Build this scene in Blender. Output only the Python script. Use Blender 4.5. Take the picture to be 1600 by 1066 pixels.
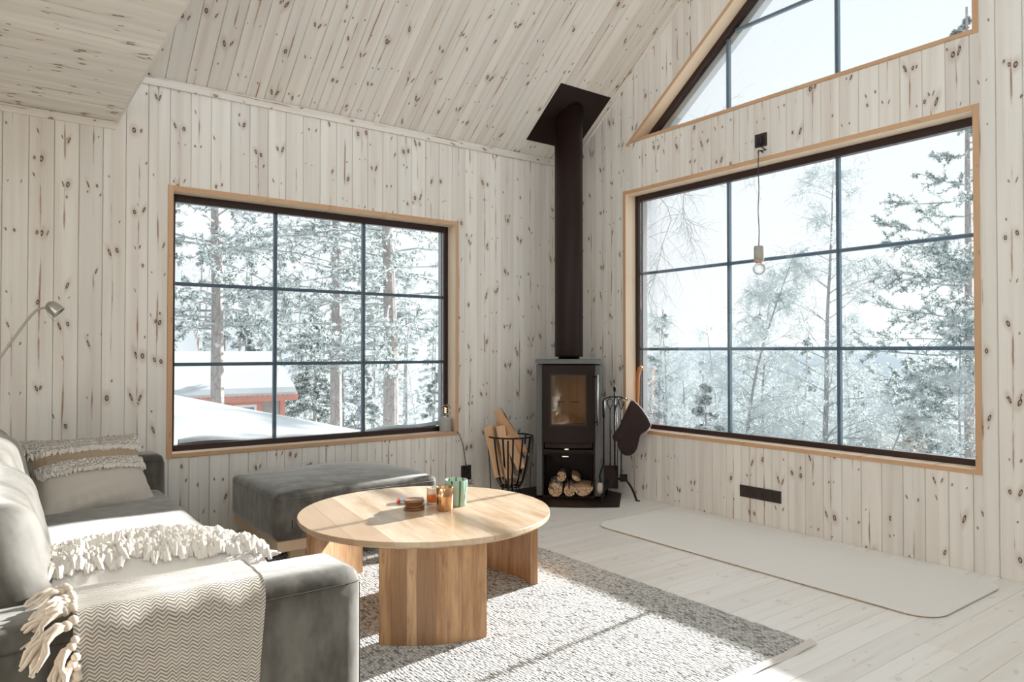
import bpy, math, random
import numpy as np
from mathutils import Vector, Matrix

for o in list(bpy.data.objects): bpy.data.objects.remove(o)
SC = bpy.context.scene
COL = SC.collection
PI = math.pi
sin, cos = math.sin, math.cos

# ------------------------------------------------------------------ camera
CAM = Vector((-4.33, -4.94, 1.2))
YAW, PITCH, FPX = math.radians(36.654), math.radians(0.825), 1110.4
cd = bpy.data.cameras.new('camera'); cam = bpy.data.objects.new('camera', cd); COL.objects.link(cam)
cd.sensor_width = 36; cd.lens = FPX / 1600 * 36; cd.clip_start = 0.05; cd.clip_end = 800
cam.location = CAM; cam.rotation_euler = (PI/2 + PITCH, 0, -YAW)
SC.camera = cam
FW = Vector((sin(YAW)*cos(PITCH), cos(YAW)*cos(PITCH), sin(PITCH)))
RT = Vector((cos(YAW), -sin(YAW), 0)); UP = RT.cross(FW)
def ray(x, y): return RT*((x-800)/FPX) + UP*((533-y)/FPX) + FW
def at_y(x, y, Y): d = ray(x, y); return CAM + d*((Y-CAM.y)/d.y)
def at_x(x, y, X): d = ray(x, y); return CAM + d*((X-CAM.x)/d.x)

# ------------------------------------------------------------------ light and exposure
W = bpy.data.worlds.new('winter_sky'); SC.world = W; W.use_nodes = True
wn = W.node_tree; wn.nodes.clear()
wo = wn.nodes.new('ShaderNodeOutputWorld'); wb = wn.nodes.new('ShaderNodeBackground')
wt = wn.nodes.new('ShaderNodeTexCoord'); ws = wn.nodes.new('ShaderNodeSeparateXYZ'); wr = wn.nodes.new('ShaderNodeValToRGB')
wn.links.new(wt.outputs['Generated'], ws.inputs[0]); wn.links.new(ws.outputs[2], wr.inputs[0])
wr.color_ramp.elements[0].position = 0.0; wr.color_ramp.elements[0].color = (0.93, 0.94, 0.94, 1)
wr.color_ramp.elements[1].position = 0.75; wr.color_ramp.elements[1].color = (0.76, 0.84, 0.90, 1)
e = wr.color_ramp.elements.new(0.12); e.color = (0.90, 0.92, 0.94, 1)
wn.links.new(wr.outputs[0], wb.inputs[0]); wb.inputs[1].default_value = 0.93
wn.links.new(wb.outputs[0], wo.inputs[0])
sd = bpy.data.lights.new('sun', 'SUN'); sun = bpy.data.objects.new('sun', sd); COL.objects.link(sun)
sd.energy = 13.0; sd.angle = math.radians(0.8); sd.color = (1.0, 0.975, 0.94)
SUNDIR = Vector((1, 0.105, 0.288)).normalized()
sun.rotation_euler = SUNDIR.to_track_quat('Z', 'Y').to_euler(); sun.location = (8, 0, 4)
SC.view_settings.view_transform = 'Standard'; SC.view_settings.look = 'None'
SC.view_settings.exposure = 0.38; SC.view_settings.gamma = 1.0; SC.view_settings.use_curve_mapping = False
SC.cycles.max_bounces = 10; SC.cycles.diffuse_bounces = 8; SC.cycles.transparent_max_bounces = 16

# ------------------------------------------------------------------ node helpers
class NT:
    def __init__(s, name):
        s.m = bpy.data.materials.new(name); s.m.use_nodes = True
        s.t = s.m.node_tree; s.t.nodes.clear()
        s.out = s.n('ShaderNodeOutputMaterial'); s.tc = s.n('ShaderNodeTexCoord')
    def n(s, k, **kw):
        x = s.t.nodes.new(k)
        for a, b in kw.items(): setattr(x, a, b)
        return x
    def put(s, inp, v):
        if isinstance(v, bpy.types.NodeSocket): s.t.links.new(v, inp)
        elif v is not None:
            try: inp.default_value = v
            except Exception: inp.default_value = (*v, 1)
    def f(s, op, a, b=None, c=None, clamp=False):
        x = s.n('ShaderNodeMath', operation=op); x.use_clamp = clamp
        for i, v in enumerate((a, b, c)):
            if v is not None: s.put(x.inputs[i], v)
        return x.outputs[0]
    def xyz(s, v):
        x = s.n('ShaderNodeSeparateXYZ'); s.put(x.inputs[0], v); return x.outputs
    def vec(s, a=0.0, b=0.0, c=0.0):
        x = s.n('ShaderNodeCombineXYZ')
        for i, v in enumerate((a, b, c)): s.put(x.inputs[i], v)
        return x.outputs[0]
    def step(s, v, a, b, ta=0.0, tb=1.0):
        x = s.n('ShaderNodeMapRange'); x.interpolation_type = 'SMOOTHSTEP'
        for i, w in enumerate((v, a, b, ta, tb)): s.put(x.inputs[i], w)
        return x.outputs[0]
    def noise(s, v, scale=1.0, detail=2.0, rough=0.5, col=False):
        x = s.n('ShaderNodeTexNoise'); s.put(x.inputs['Vector'], v); s.put(x.inputs['Scale'], scale)
        x.inputs['Detail'].default_value = detail; x.inputs['Roughness'].default_value = rough
        return x.outputs['Color'] if col else x.outputs['Fac']
    def white(s, v):
        x = s.n('ShaderNodeTexWhiteNoise'); s.put(x.inputs['Vector'], v); return x.outputs['Color']
    def mix(s, fac, a, b, mode='MIX'):
        x = s.n('ShaderNodeMix', data_type='RGBA', blend_type=mode)
        s.put(x.inputs[0], fac); s.put(x.inputs[6], a if isinstance(a, bpy.types.NodeSocket) else (*a[:3], 1)); s.put(x.inputs[7], b if isinstance(b, bpy.types.NodeSocket) else (*b[:3], 1))
        return x.outputs[2]
    def rnd(s): return s.n('ShaderNodeObjectInfo').outputs['Random']
    def obj(s): return s.tc.outputs['Object']
    def scale(s, v, sx, sy, sz):
        x = s.n('ShaderNodeVectorMath', operation='MULTIPLY'); s.put(x.inputs[0], v); x.inputs[1].default_value = (sx, sy, sz); return x.outputs[0]
    def addv(s, v, w):
        x = s.n('ShaderNodeVectorMath', operation='ADD'); s.put(x.inputs[0], v); s.put(x.inputs[1], w); return x.outputs[0]
    def bump(s, h, strength=0.3, dist=0.01):
        x = s.n('ShaderNodeBump'); s.put(x.inputs['Height'], h); x.inputs['Strength'].default_value = strength; x.inputs['Distance'].default_value = dist
        return x.outputs[0]
    def bsdf(s, color, rough=0.5, metal=0.0, normal=None, **kw):
        x = s.n('ShaderNodeBsdfPrincipled'); s.put(x.inputs['Base Color'], color if isinstance(color, bpy.types.NodeSocket) else (*color[:3], 1))
        s.put(x.inputs['Roughness'], rough); s.put(x.inputs['Metallic'], metal)
        if normal is not None: s.put(x.inputs['Normal'], normal)
        for k, v in kw.items():
            s.put(x.inputs[k.replace('_', ' ')], v)
        s.t.links.new(x.outputs[0], s.out.inputs[0]); return s.m

def plain(name, col, rough=0.5, metal=0.0, var=0.06, sc=8.0, bump=0.0, **kw):
    t = NT(name); n = t.noise(t.obj(), sc, 3)
    c = t.mix(n, tuple(c*(1-var) for c in col), tuple(min(1, c*(1+var)) for c in col))
    return t.bsdf(c, rough, metal, t.bump(t.noise(t.obj(), sc*12, 2), bump, 0.002) if bump else None, **kw)

def pine(name, base, warm, knot=1.0, streak=1.0, grain=1.0, rough=0.6, tint=0.05, kdark=(0.06, 0.032, 0.018), sc=1.0):
    """knotty board: local X across the board, local Z along it"""
    t = NT(name); x, y, z = t.xyz(t.obj()); r = t.rnd()
    z = t.f('MULTIPLY', z, sc)
    r100 = t.f('MULTIPLY', r, 91.7)
    pith = t.f('MULTIPLY', t.f('SUBTRACT', t.f('FRACT', r100), 0.5), 0.030)
    wob = t.f('MULTIPLY', t.f('SUBTRACT', t.noise(t.vec(r100, 0.0, z), 1.6, 1), 0.5), 0.022)
    u = t.f('SUBTRACT', t.f('SUBTRACT', x, pith), wob)
    au = t.f('ABSOLUTE', u); side = t.f('GREATER_THAN', u, 0.0)
    rings = []; halo = None; cores = []
    for cell, off, smin, smax, uspread in ((0.43, 0.0, 0.0036, 0.0096, 0.030), (0.31, 5.3, 0.0016, 0.0052, 0.040)):
        tt = t.f('ADD', t.f('DIVIDE', z, cell), t.f('ADD', t.f('MULTIPLY', r, 37.0), off))
        ci = t.f('FLOOR', tt); fr = t.f('SUBTRACT', tt, ci)
        h = t.xyz(t.white(t.vec(ci, r100, off))); h2 = t.xyz(t.white(t.vec(ci, r100, t.f('ADD', side, off+9.0))))
        v0 = t.f('ADD', t.f('MULTIPLY', h[0], 0.5), 0.25)
        u0 = t.f('ADD', t.f('MULTIPLY', h2[1], uspread), 0.004)
        s = t.f('ADD', t.f('MULTIPLY', h2[0], smax-smin), smin)
        ex = t.f('MULTIPLY', t.f('GREATER_THAN', h2[0], 0.30), t.f('GREATER_THAN', h[1], 0.20))
        du = t.f('SUBTRACT', au, u0)
        v0 = t.f('ADD', v0, t.f('MULTIPLY', t.f('SUBTRACT', t.f('FRACT', t.f('MULTIPLY', h2[1], 7.3)), 0.5), 0.05))
        dv = t.f('SUBTRACT', t.f('MULTIPLY', t.f('SUBTRACT', fr, v0), cell), t.f('MULTIPLY', du, t.f('SUBTRACT', t.f('MULTIPLY', h2[2], 2.6), 0.5)))
        dn = t.f('MULTIPLY', t.f('SUBTRACT', t.noise(t.obj(), 160.0, 1), 0.5), 0.5)
        d = t.f('ADD', t.f('DIVIDE', t.f('SQRT', t.f('ADD', t.f('MULTIPLY', du, du), t.f('MULTIPLY', t.f('MULTIPLY', dv, 0.6), t.f('MULTIPLY', dv, 0.6)))), s), dn)
        ring = t.f('MULTIPLY', t.f('SUBTRACT', 1.0, t.step(t.f('ABSOLUTE', t.f('SUBTRACT', d, 0.85)), 0.12, 0.42)), ex)
        core = t.f('MULTIPLY', t.f('SUBTRACT', 1.0, t.step(d, 0.6, 1.1)), ex)
        hl = t.f('MULTIPLY', t.f('EXPONENT', t.f('MULTIPLY', t.f('MULTIPLY', d, d), -0.10)), t.f('MULTIPLY', s, ex))
        rings.append(ring); cores.append(core); halo = hl if halo is None else t.f('ADD', halo, hl)
    ring = t.f('MULTIPLY', t.f('MAXIMUM', rings[0], rings[1]), 0.95*knot); core = t.f('MULTIPLY', t.f('MAXIMUM', cores[0], cores[1]), 0.60*knot)
    # grain lines that run along the board and swerve round the knots
    g = t.f('ADD', t.f('ADD', au, t.f('MULTIPLY', halo, 0.9)), t.f('MULTIPLY', t.noise(t.vec(t.f('MULTIPLY', x, 30.0), r100, t.f('MULTIPLY', z, 1.3)), 1.0, 2), 0.02))
    line = t.f('POWER', t.f('ABSOLUTE', t.f('SINE', t.f('MULTIPLY', g, 360.0))), 6.0)
    gm = t.step(t.noise(t.vec(t.f('MULTIPLY', x, 22.0), r100, t.f('MULTIPLY', z, 0.8)), 1.0, 1), 0.40, 0.72)
    line = t.f('MULTIPLY', t.f('MULTIPLY', line, t.f('ADD', t.f('MULTIPLY', gm, 0.7), t.step(au, 0.020, 0.004))), 0.24*grain)
    fine = t.noise(t.vec(t.f('MULTIPLY', x, 420.0), r100, t.f('MULTIPLY', z, 5.0)), 1.0, 2)
    # pith streak: broken brown darts along the middle
    w = t.step(t.noise(t.vec(r100, 3.3, t.f('MULTIPLY', z, 3.1)), 1.0, 3), 0.46, 0.68)
    uu = t.f('ABSOLUTE', t.f('ADD', u, t.f('MULTIPLY', t.f('SUBTRACT', t.noise(t.vec(r100, 8.0, z), 14.0, 2), 0.5), 0.006)))
    st = t.f('MULTIPLY', t.f('SUBTRACT', 1.0, t.step(uu, 0.0, t.f('ADD', t.f('MULTIPLY', w, 0.0080), 0.0004))), t.f('MULTIPLY', w, 0.92*streak))
    b1 = t.f('ADD', t.f('MULTIPLY', t.f('SUBTRACT', t.f('FRACT', t.f('MULTIPLY', r, 531.3)), 0.5), tint*2), 1.0)
    lo = t.noise(t.vec(t.f('MULTIPLY', x, 14.0), r100, t.f('MULTIPLY', z, 0.7)), 1.0, 2)
    c = t.mix(t.step(lo, 0.35, 0.75), base, tuple(0.72*a+0.28*b for a, b in zip(base, warm)))
    c = t.mix(t.f('MULTIPLY', fine, 0.12*grain), c, warm)
    c = t.mix(line, c, warm)
    c = t.mix(st, c, (0.30, 0.14, 0.06))
    c = t.mix(t.f('MULTIPLY', t.step(halo, 0.0012, 0.0075), 0.45*knot), c, warm)
    c = t.mix(core, c, (0.30, 0.17, 0.09))
    c = t.mix(ring, c, kdark)
    hs = t.n('ShaderNodeHueSaturation'); t.put(hs.inputs['Color'], c); t.put(hs.inputs['Value'], b1)
    return t.bsdf(hs.outputs[0], rough, 0.0, t.bump(fine, 0.08, 0.002))

M = {}
M['board'] = pine('whitewashed_pine', (0.885, 0.865, 0.82), (0.53, 0.43, 0.34))
M['ceil'] = pine('whitewashed_ceiling_pine', (0.87, 0.845, 0.795), (0.53, 0.43, 0.34))
M['moulding'] = pine('whitewashed_moulding', (0.86, 0.835, 0.785), (0.53, 0.43, 0.34), knot=0.9)
M['floor'] = pine('soaped_floor_pine', (0.89, 0.865, 0.82), (0.70, 0.60, 0.50), knot=0.20, streak=0.18, grain=0.6, rough=0.33, tint=0.03)
M['casing'] = pine('casing_pine_window_lit', (0.84, 0.70, 0.54), (0.72, 0.50, 0.32), knot=0.25, streak=0.3, grain=1.0, rough=0.45)  # jamb faces: window light is painted in as a paler pine
M['casedge'] = pine('casing_pine_edge_unlit', (0.66, 0.42, 0.25), (0.52, 0.28, 0.14), knot=0.2, streak=0.2, grain=1.0, rough=0.5)  # same pine on the front edge, toned darker as the side without window light
M['birchply'] = pine('pale_plinth_wood', (0.72, 0.55, 0.38), (0.60, 0.42, 0.26), knot=0.0, streak=0.1, grain=1.2, rough=0.5)
M['backing'] = plain('dark_joint_timber', (0.22, 0.16, 0.11), 0.9)
M['outer'] = plain('grey_outer_reveal', (0.42, 0.44, 0.45), 0.7)
M['sash'] = plain('dark_brown_sash_paint', (0.030, 0.012, 0.010), 0.35)
M['muntin'] = plain('blue_grey_glazing_bar', (0.10, 0.15, 0.20), 0.5)
M['iron'] = plain('black_wrought_iron', (0.012, 0.011, 0.011), 0.45, 0.6, bump=0.2)
M['steel'] = plain('black_brown_stove_steel', (0.018, 0.0085, 0.0065), 0.42, 0.0, Specular_IOR_Level=0.25)
M['black'] = plain('black_plastic', (0.015, 0.012, 0.012), 0.4)
M['brownplastic'] = plain('dark_brown_plastic', (0.035, 0.022, 0.018), 0.35)
M['cord'] = plain('black_cord', (0.012, 0.012, 0.012), 0.6)
M['purplecord'] = plain('textile_cord', (0.05, 0.045, 0.08), 0.7)
M['chrome'] = plain('brushed_chrome', (0.55, 0.55, 0.53), 0.28, 1.0)
M['bright'] = plain('polished_steel', (0.80, 0.80, 0.80), 0.12, 1.0)
M['concrete'] = plain('pale_concrete', (0.42, 0.41, 0.38), 0.85, var=0.12, sc=30, bump=0.3)
M['copper'] = plain('copper_collar', (0.80, 0.42, 0.25), 0.3, 1.0)
M['firebrick'] = None
def glass(name, tint=(0.96, 0.98, 0.985), spec=1.0, rough=0.0):
    t = NT(name); tr = t.n('ShaderNodeBsdfTransparent'); t.put(tr.inputs[0], (*tint, 1))
    gl = t.n('ShaderNodeBsdfGlossy'); gl.inputs['Roughness'].default_value = rough
    fr = t.n('ShaderNodeFresnel'); fr.inputs[0].default_value = 1.45
    mx = t.n('ShaderNodeMixShader'); t.put(mx.inputs[0], t.f('MULTIPLY', fr.outputs[0], spec))
    t.t.links.new(tr.outputs[0], mx.inputs[1]); t.t.links.new(gl.outputs[0], mx.inputs[2]); t.t.links.new(mx.outputs[0], t.out.inputs[0])
    return t.m
M['pane'] = glass('window_glass', (0.97, 0.985, 0.99), 0.6)
M['bulb'] = glass('clear_bulb_glass', (0.95, 0.95, 0.94), 0.7, 0.02)
M['stoveglass'] = glass('stove_door_glass', (0.86, 0.80, 0.72), 1.5, 0.02)
def soapstone():
    t = NT('speckled_soapstone'); a = t.noise(t.obj(), 260, 3, 0.7); b = t.noise(t.obj(), 14, 2)
    c = t.mix(t.step(a, 0.38, 0.66), (0.065, 0.07, 0.07), (0.24, 0.25, 0.245)); c = t.mix(t.f('MULTIPLY', b, 0.3), c, (0.2, 0.21, 0.2))
    return t.bsdf(c, 0.55)
M['soap'] = soapstone()
def velvet(name, base, light):
    t = NT(name); n = t.noise(t.obj(), 5.0, 4, 0.6); n2 = t.noise(t.scale(t.obj(), 1, 1, 0.35), 16, 3, 0.6)
    c = t.mix(t.step(t.f('MULTIPLY', t.f('ADD', n, n2), 0.5), 0.36, 0.64), base, light)
    return t.bsdf(c, 0.75, 0.0, t.bump(t.noise(t.obj(), 9, 3), 0.25, 0.02), Sheen_Weight=0.85, Sheen_Roughness=0.35, Sheen_Tint=(0.9, 0.9, 0.88, 1))
M['velvet'] = velvet('grey_velvet', (0.066, 0.058, 0.047), (0.165, 0.155, 0.135))
M['welt'] = plain('welt_seam', (0.05, 0.045, 0.038), 0.95)
M['zip'] = plain('dark_label', (0.03, 0.028, 0.025), 0.7)
def cloth(name, col, sc=500, var=0.1, b=0.25, **kw):
    t = NT(name); n = t.noise(t.obj(), sc, 2, 0.7); m2 = t.noise(t.obj(), 12, 2)
    c = t.mix(n, tuple(a*(1-var) for a in col), tuple(min(1, a*(1+var)) for a in col))
    return t.bsdf(c, 0.9, 0.0, t.bump(n, b, 0.003), Sheen_Weight=0.3)
M['linen'] = cloth('oatmeal_linen', (0.60, 0.55, 0.48))
M['fringe'] = cloth('cream_fringe_wool', (0.80, 0.76, 0.70))
M['jute'] = cloth('tan_woven_band', (0.40, 0.31, 0.21), 300, 0.3, 0.5)
M['whitecloth'] = cloth('white_cotton', (0.82, 0.80, 0.76))
M['tassel'] = cloth('beige_tassel_cotton', (0.68, 0.58, 0.47))
M['mitt'] = plain('dark_brown_quilt', (0.026, 0.011, 0.010), 0.85)
M['mittedge'] = cloth('pale_mitt_binding', (0.45, 0.43, 0.40))
M['felt'] = cloth('pale_felt', (0.80, 0.775, 0.725), 90, 0.03, 0.2)
M['felttan'] = cloth('tan_mat_edge', (0.45, 0.33, 0.24))
M['cork'] = cloth('light_edge_tape', (0.72, 0.67, 0.61))
"""materials end"""

# ------------------------------------------------------------------ mesh helpers
def fast_mesh(name, V, F, mats, mi=None, smooth=False):
    """V (n,3) array, F (m,k) int array with one k"""
    me = bpy.data.meshes.new(name); V = np.asarray(V, dtype=np.float32); F = np.asarray(F, dtype=np.int32)
    k = F.shape[1]; me.vertices.add(len(V)); me.vertices.foreach_set('co', V.ravel())
    me.loops.add(F.size); me.loops.foreach_set('vertex_index', F.ravel())
    me.polygons.add(len(F)); me.polygons.foreach_set('loop_start', np.arange(0, F.size, k, dtype=np.int32))
    me.polygons.foreach_set('loop_total', np.full(len(F), k, dtype=np.int32))
    if mi is not None: me.polygons.foreach_set('material_index', np.asarray(mi, dtype=np.int32))
    me.polygons.foreach_set('use_smooth', np.full(len(F), smooth, dtype=bool))
    for m in mats: me.materials.append(m)
    me.update(calc_edges=True); return me

class MB:
    def __init__(s): s.v = []; s.f = []; s.sm = []; s.mi = []; s.cur = 0
    def add(s, vs, fs, smooth=False):
        b = len(s.v); s.v += [tuple(v) for v in vs]
        for f in fs: s.f.append(tuple(i+b for i in f)); s.sm.append(smooth); s.mi.append(s.cur)
        return s
    def box(s, x0, x1, y0, y1, z0, z1, bev=0.0):
        if bev <= 0:
            v = [(x, y, z) for z in (z0, z1) for y in (y0, y1) for x in (x0, x1)]
            return s.add(v, [(0, 2, 3, 1), (4, 5, 7, 6), (0, 1, 5, 4), (2, 6, 7, 3), (0, 4, 6, 2), (1, 3, 7, 5)])
        b = bev; P = []
        for (ix, iy, iz) in [(a, c, d) for a in (0, 1) for c in (0, 1) for d in (0, 1)]:
            X, Y, Z = (x0, x1)[ix], (y0, y1)[iy], (z0, z1)[iz]; sx, sy, sz = (1, -1)[ix], (1, -1)[iy], (1, -1)[iz]
            P += [(X, Y+sy*b, Z+sz*b), (X+sx*b, Y, Z+sz*b), (X+sx*b, Y+sy*b, Z)]
        def I(ix, iy, iz, k): return ((ix*2+iy)*2+iz)*3+k
        F = [(I(0,0,0,0), I(0,0,1,0), I(0,1,1,0), I(0,1,0,0)), (I(1,0,0,0), I(1,1,0,0), I(1,1,1,0), I(1,0,1,0)),
             (I(0,0,0,1), I(1,0,0,1), I(1,0,1,1), I(0,0,1,1)), (I(0,1,0,1), I(0,1,1,1), I(1,1,1,1), I(1,1,0,1)),
             (I(0,0,0,2), I(0,1,0,2), I(1,1,0,2), I(1,0,0,2)), (I(0,0,1,2), I(1,0,1,2), I(1,1,1,2), I(0,1,1,2))]
        for iz in (0, 1):
            for iy in (0, 1): F.append((I(0,iy,iz,1), I(1,iy,iz,1), I(1,iy,iz,2), I(0,iy,iz,2)))
            for ix in (0, 1): F.append((I(ix,0,iz,0), I(ix,1,iz,0), I(ix,1,iz,2), I(ix,0,iz,2)))
        for ix in (0, 1):
            for iy in (0, 1): F.append((I(ix,iy,0,0), I(ix,iy,1,0), I(ix,iy,1,1), I(ix,iy,0,1)))
        for ix in (0, 1):
            for iy in (0, 1):
                for iz in (0, 1): F.append((I(ix,iy,iz,0), I(ix,iy,iz,1), I(ix,iy,iz,2)))
        return s.add(P, F)
    def lathe(s, prof, n=24, c=(0, 0, 0), smooth=True, cap=True):
        vs = [(c[0]+r*cos(2*PI*i/n), c[1]+r*sin(2*PI*i/n), c[2]+z) for r, z in prof for i in range(n)]
        fs = [(j*n+i, j*n+(i+1) % n, (j+1)*n+(i+1) % n, (j+1)*n+i) for j in range(len(prof)-1) for i in range(n)]
        s.add(vs, fs, smooth)
        if cap:
            b = len(s.v)-len(vs)
            for j in (0, len(prof)-1):
                if prof[j][0] > 1e-5: s.f.append(tuple(b+j*n+i for i in range(n))); s.sm.append(False); s.mi.append(s.cur)
        return s
    def tube(s, path, rad, n=8, closed=False, cap=True):
        P = [Vector(p) for p in path]; m = len(P); R = rad if isinstance(rad, (list, tuple)) else [rad]*m
        vs = []; up = None
        for i, p in enumerate(P):
            a = P[i-1] if (i > 0 or closed) else p; b = P[(i+1) % m] if (i < m-1 or closed) else p
            t = (b-a).normalized() if (b-a).length > 1e-9 else Vector((0, 0, 1))
            if up is None:
                up = Vector((0, 0, 1)) if abs(t.z) < 0.9 else Vector((1, 0, 0))
            u = (up - t*up.dot(t)); u = u.normalized() if u.length > 1e-6 else t.orthogonal().normalized()
            w = t.cross(u); up = u
            for k in range(n):
                q = 2*PI*k/n; vs.append(p + (u*cos(q)+w*sin(q))*R[i])
        L = m if closed else m-1
        fs = [(i*n+k, i*n+(k+1) % n, ((i+1) % m)*n+(k+1) % n, ((i+1) % m)*n+k) for i in range(L) for k in range(n)]
        if cap and not closed: fs += [tuple(range(n)), tuple((m-1)*n+k for k in range(n))]
        return s.add(vs, fs, True)
    def strap(s, path, wdir, w, th):
        """flat bar following path; wdir = direction of its width"""
        P = [Vector(p) for p in path]; m = len(P); vs = []
        for i, p in enumerate(P):
            t = (P[min(i+1, m-1)]-P[max(i-1, 0)]).normalized(); wd = wdir[i] if isinstance(wdir, list) else wdir
            wd = Vector(wd); wd = (wd - t*wd.dot(t)).normalized(); nn = t.cross(wd)
            for a, b in ((-1, -1), (1, -1), (1, 1), (-1, 1)): vs.append(p + wd*a*w/2 + nn*b*th/2)
        fs = [(i*4+k, i*4+(k+1) % 4, (i+1)*4+(k+1) % 4, (i+1)*4+k) for i in range(m-1) for k in range(4)]
        fs += [(0, 1, 2, 3), tuple((m-1)*4+k for k in range(4))]
        return s.add(vs, fs, False)
    def prism(s, poly, a0, a1, axis=2):
        """poly of 2d points extruded along axis between a0, a1"""
        def P(p, h):
            return (p[0], p[1], h) if axis == 2 else ((h, p[0], p[1]) if axis == 0 else (p[0], h, p[1]))
        n = len(poly); vs = [P(p, a0) for p in poly] + [P(p, a1) for p in poly]
        return s.add(vs, [tuple(range(n)), tuple(range(n, 2*n))] + [(i, (i+1) % n, n+(i+1) % n, n+i) for i in range(n)])
    def grid(s, fn, nu, nv, smooth=True, wrap=False):
        vs = [fn(i/nu, j/nv) for j in range(nv+1) for i in range(nu+1)]
        return s.add(vs, [(j*(nu+1)+i, j*(nu+1)+i+1, (j+1)*(nu+1)+i+1, (j+1)*(nu+1)+i) for j in range(nv) for i in range(nu)], smooth)
    def sphere(s, c, r, n=16, m=10, sq=(1, 1, 1)):
        vs = [(c[0]+r*sq[0]*sin(PI*j/m)*cos(2*PI*i/n), c[1]+r*sq[1]*sin(PI*j/m)*sin(2*PI*i/n), c[2]+r*sq[2]*cos(PI*j/m)) for j in range(m+1) for i in range(n)]
        return s.add(vs, [(j*n+i, (j+1)*n+i, (j+1)*n+(i+1) % n, j*n+(i+1) % n) for j in range(m) for i in range(n)], True)
    def rbox(s, hx, hy, hz, r, n=12, puff=(0, 0, 0), c=(0, 0, 0), warp=None):
        """rounded, puffed cushion block of half sizes hx,hy,hz"""
        h = (hx, hy, hz); seen = {}
        for ax in range(3):
            for sg in (-1, 1):
                u, v = (ax+1) % 3, (ax+2) % 3; idx = {}
                for i in range(n+1):
                    for j in range(n+1):
                        p = [0.0]*3; p[ax] = sg*h[ax]
                        p[u] = h[u]*sin((i/n-0.5)*PI); p[v] = h[v]*sin((j/n-0.5)*PI)
                        q = [max(-(h[k]-r), min(h[k]-r, p[k])) for k in range(3)]; d = [p[k]-q[k] for k in range(3)]
                        L = math.sqrt(sum(x*x for x in d)) or 1; p = [q[k]+d[k]/L*r for k in range(3)]
                        w = [(1-(p[k]/h[k])**2) for k in range(3)]
                        for k in range(3):
                            a, b = (k+1) % 3, (k+2) % 3
                            p[k] += puff[k]*(p[k]/h[k])*max(0, w[a])**0.6*max(0, w[b])**0.6
                        if warp: p = list(warp(*p))
                        key = tuple(round(x, 5) for x in p)
                        if key not in seen: seen[key] = len(s.v); s.v.append((p[0]+c[0], p[1]+c[1], p[2]+c[2]))
                        idx[i, j] = seen[key]
                for i in range(n):
                    for j in range(n):
                        f = [idx[i, j], idx[i+1, j], idx[i+1, j+1], idx[i, j+1]]
                        if sg < 0: f.reverse()
                        f = list(dict.fromkeys(f))
                        if len(f) > 2: s.f.append(tuple(f)); s.sm.append(True); s.mi.append(s.cur)
        return s
    def mesh(s, name, mats):
        me = bpy.data.meshes.new(name); me.from_pydata(s.v, [], s.f)
        for m in (mats if isinstance(mats, (list, tuple)) else [mats]): me.materials.append(m)
        me.polygons.foreach_set('use_smooth', s.sm); me.polygons.foreach_set('material_index', s.mi)
        me.update()
        import bmesh
        bm = bmesh.new(); bm.from_mesh(me); bmesh.ops.recalc_face_normals(bm, faces=bm.faces); bm.to_mesh(me); bm.free()
        return me
    def build(s, name, mats, parent=None, loc=None, rot=None, mw=None):
        return link(name, s.mesh(name, mats), parent, loc, rot, mw)

def link(name, me, parent=None, loc=None, rot=None, mw=None):
    o = bpy.data.objects.new(name, me); COL.objects.link(o)
    if parent is not None: o.parent = parent
    if mw is not None: o.matrix_local = mw
    if loc is not None: o.location = loc
    if rot is not None: o.rotation_euler = rot
    return o
def thing(name, label, cat, loc=(0, 0, 0), rz=0.0, group=None):
    o = bpy.data.objects.new(name, None); COL.objects.link(o); o.location = loc; o.rotation_euler = (0, 0, rz)
    o.empty_display_size = 0.1
    return tag(o, label, cat, group)
def tag(o, label, cat, group=None, kind=None):
    if label: o['label'] = label
    if cat: o['category'] = cat
    if group: o['group'] = group
    if kind: o['kind'] = kind
    return o
def struct(o, label=None):
    o['kind'] = 'structure'
    if label: o['label'] = label
    return o
def copy_tree(o, parent=None):
    c = o.copy(); COL.objects.link(c); c.parent = parent
    for ch in [x for x in bpy.data.objects if x.parent == o]: copy_tree(ch, c)
    return c
def basis(X, Y, Z, O): return Matrix(((X[0], Y[0], Z[0], O[0]), (X[1], Y[1], Z[1], O[1]), (X[2], Y[2], Z[2], O[2]), (0, 0, 0, 1)))
# ------------------------------------------------------------------ the setting: boards on a frame
SL = 0.76                       # roof slope (rise per metre from the low wall)
ZC = 2.93                       # ceiling height at the low wall
zc = lambda s: ZC + SL*s
def board_mesh(name, subs, mat, cx, cz, groove=0.0035, dep=0.006, back=0.0125):
    """subs: (xa, xb, z0(x), z1(x), grooveL, grooveR); local X across, Y into the wall, Z along"""
    m = MB()
    for xa, xb, f0, f1, gl, gr in subs:
        pr = []
        if gl: pr += [(xa+0.0006, back), (xa+0.0006, dep), (xa+groove, 0.0)]
        else: pr += [(xa, back), (xa, 0.0)]
        if gr: pr += [(xb-groove, 0.0), (xb-0.0006, dep), (xb-0.0006, back)]
        else: pr += [(xb, 0.0), (xb, back)]
        n = len(pr)
        vs = [(x-cx, y, f0(x)-cz) for x, y in pr] + [(x-cx, y, f1(x)-cz) for x, y in pr]
        m.add(vs, [tuple(range(n)), tuple(range(2*n-1, n-1, -1))] + [(i, (i+1) % n, n+(i+1) % n, n+i) for i in range(n)])
    return m.mesh(name, mat)
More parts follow.
